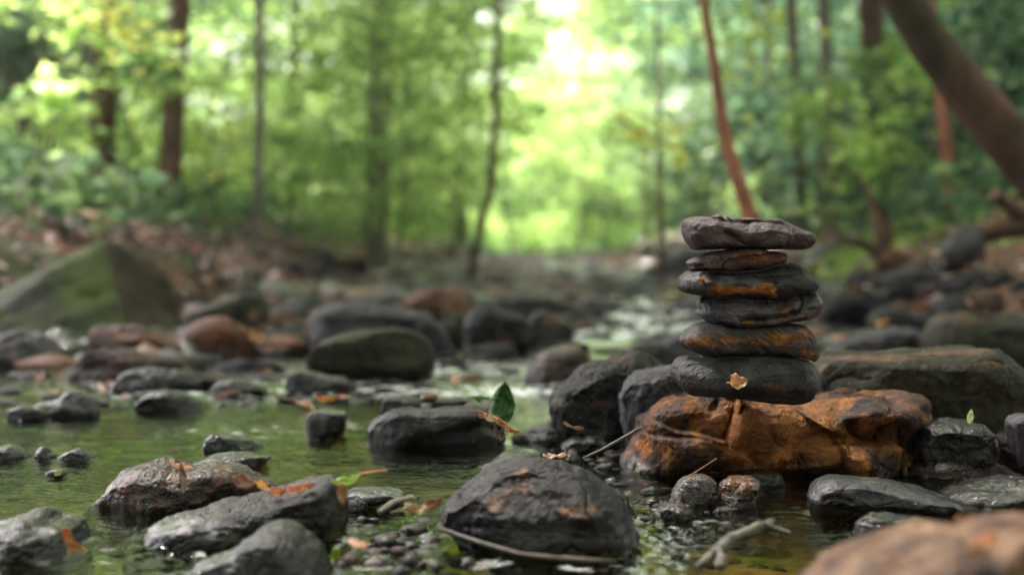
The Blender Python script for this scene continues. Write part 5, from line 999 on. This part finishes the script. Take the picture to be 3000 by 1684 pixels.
# fallen branches and logs behind
twig('fallen_branch', 'pale thin fallen branch arching low behind the top of the stack', [pp(*q(1640, 640), 8.2), pp(*q(1780, 545), 8.3), pp(*q(1850, 500), 8.4), pp(*q(1905, 478), 8.5), pp(*q(1950, 492), 8.6), pp(*q(2010, 560), 8.7)], [.006, .010, .011, .011, .009, .006], M_BARK_PALE, 'branch')
twig('fallen_branch', 'grey brown crooked branch arching above the pale thin one', [pp(*q(1960, 452), 9.4), pp(*q(2030, 415), 9.5), pp(*q(2100, 418), 9.6), pp(*q(2165, 450), 9.7), pp(*q(2190, 500), 9.7), pp(*q(2235, 560), 9.8), pp(*q(2250, 640), 9.8)], [.008, .011, .014, .017, .020, .022, .026], M_BARK_BROWN, 'branch')
twig('fallen_branch', 'dark bare branch sloping down at the left edge', [pp(*q(-120, 420), 9), pp(*q(0, 475), 9), pp(*q(80, 505), 9), pp(*q(150, 545), 9)], [.03, .03, .026, .018], M_BARK_PALE, 'branch')
twig('stump', 'reddish upturned root standing on the right bank', [pp(*q(2235, 700), 8.3), pp(*q(2225, 620), 8.3), pp(*q(2200, 540), 8.3), pp(*q(2180, 470), 8.3)], [.07, .045, .025, .012], M_BARK_BROWN, 'root', [([pp(*q(2225, 640), 8.3), pp(*q(2160, 610), 8.2), pp(*q(2100, 600), 8.1)], [.04, .03, .015]), ([pp(*q(2225, 640), 8.3), pp(*q(2290, 650), 8.3), pp(*q(2330, 690), 8.3)], [.04, .03, .02])])
twig('log', 'dark rotting log at the right edge above the pale rock', [pp(*q(2465, 585), 6.3), pp(*q(2600, 560), 6.3), pp(*q(2800, 540), 6.4)], [.05, .06, .07], M_BARK_BROWN, 'log', [([pp(*q(2500, 490), 6.2), pp(*q(2560, 530), 6.25), pp(*q(2640, 570), 6.3)], [.03, .04, .05])], w=14)
q4('rock', [(2370, 640), (2392, 600), (2420, 572), (2455, 565), (2478, 590), (2480, 630), (2440, 665), (2390, 665)], 'pale pinkish rock catching the light on the leafy right bank', 700, d=6.2, pal='pale', seed=128, rustb=-.3, rustc=(.40, .20, .13), wet=.1, T=.08, sink=0, res=(60, 30))
# yellow sprays
def spray(label, pts, d, n, cols, sd, size, thick=.12):
    r_ = np.random.default_rng(sd); pts = [pp(*q(x, y), d) for x, y in pts]; o = empty('leafy_branch', pts[0]); b = np.array(pts[0])
    v, f4, f3 = tube(np.array(pts) - b, list(np.linspace(.014, .004, len(pts))), 6); link('branch', mesh_np('branch', v, f4, f3, M_BARK_BROWN), o)
    t = r_.random(n) * (len(pts) - 1); p_ = np.stack([np.interp(t, np.arange(len(pts)), np.array(pts)[:, i]) for i in range(3)], 1) - b + r_.normal(size=(n, 3)) * np.array([thick, .2, thick])
    v, f = leaf_cloud(p_, .8, r_.uniform(*size, n), r_, .7); c = np.array(cols)[r_.integers(0, len(cols), n)]
    link('leaves', mesh_np('leaves', v, None, f, M_LEAF, np.repeat(c, 5, 0), smooth=False), o); tag(o, label, 'branch')
YL = [(.42, .44, .03), (.50, .46, .03), (.34, .40, .03)]
spray('spray of bright yellow leaves hanging in front of the dark trunk, upper left', [(100, -160), (200, -20), (300, 60), (400, 95)], 8.5, 70, YL, 1, (.07, .13), .09)
spray('low sprig of yellow leaves behind the reddish sapling', [(1560, 300), (1640, 345), (1700, 365), (1750, 385)], 10, 34, YL, 2, (.07, .12), .06)
spray('hanging yellow green leaves low between the two left trunks', [(300, 250), (340, 340), (370, 390)], 12.5, 60, YL + LG, 3, (.08, .14), .16)
spray('yellow green leaves right of the brown trunk', [(480, 300), (540, 350), (600, 380)], 12.5, 60, YL + LG, 4, (.08, .14), .16)
spray('bright leaves high behind the reddish leaning sapling', [(1900, 20), (1900, 80), (1880, 160)], 12, 80, YL + LG, 5, (.08, .15), .2)

# ------------------------------------------------------------------ pale air between the trees
hv = [(x, y, z) for x in (-160, 160) for y in (-70, 190) for z in (-3, 40)]
hm, ht, ho = new_mat('misty_air'); pv = ht.nodes.new('ShaderNodeVolumePrincipled'); pv.inputs['Density'].default_value = .0012; pv.inputs['Color'].default_value = (.86, .95, .84, 1); pv.inputs['Anisotropy'].default_value = .3
ht.links.new(pv.outputs[0], ho.inputs['Volume'])
hz = link('haze', mesh_np('haze', hv, [(0, 1, 3, 2), (4, 6, 7, 5), (0, 4, 5, 1), (2, 3, 7, 6), (0, 2, 6, 4), (1, 5, 7, 3)], None, hm, smooth=False)); tag(hz, kind='stuff')
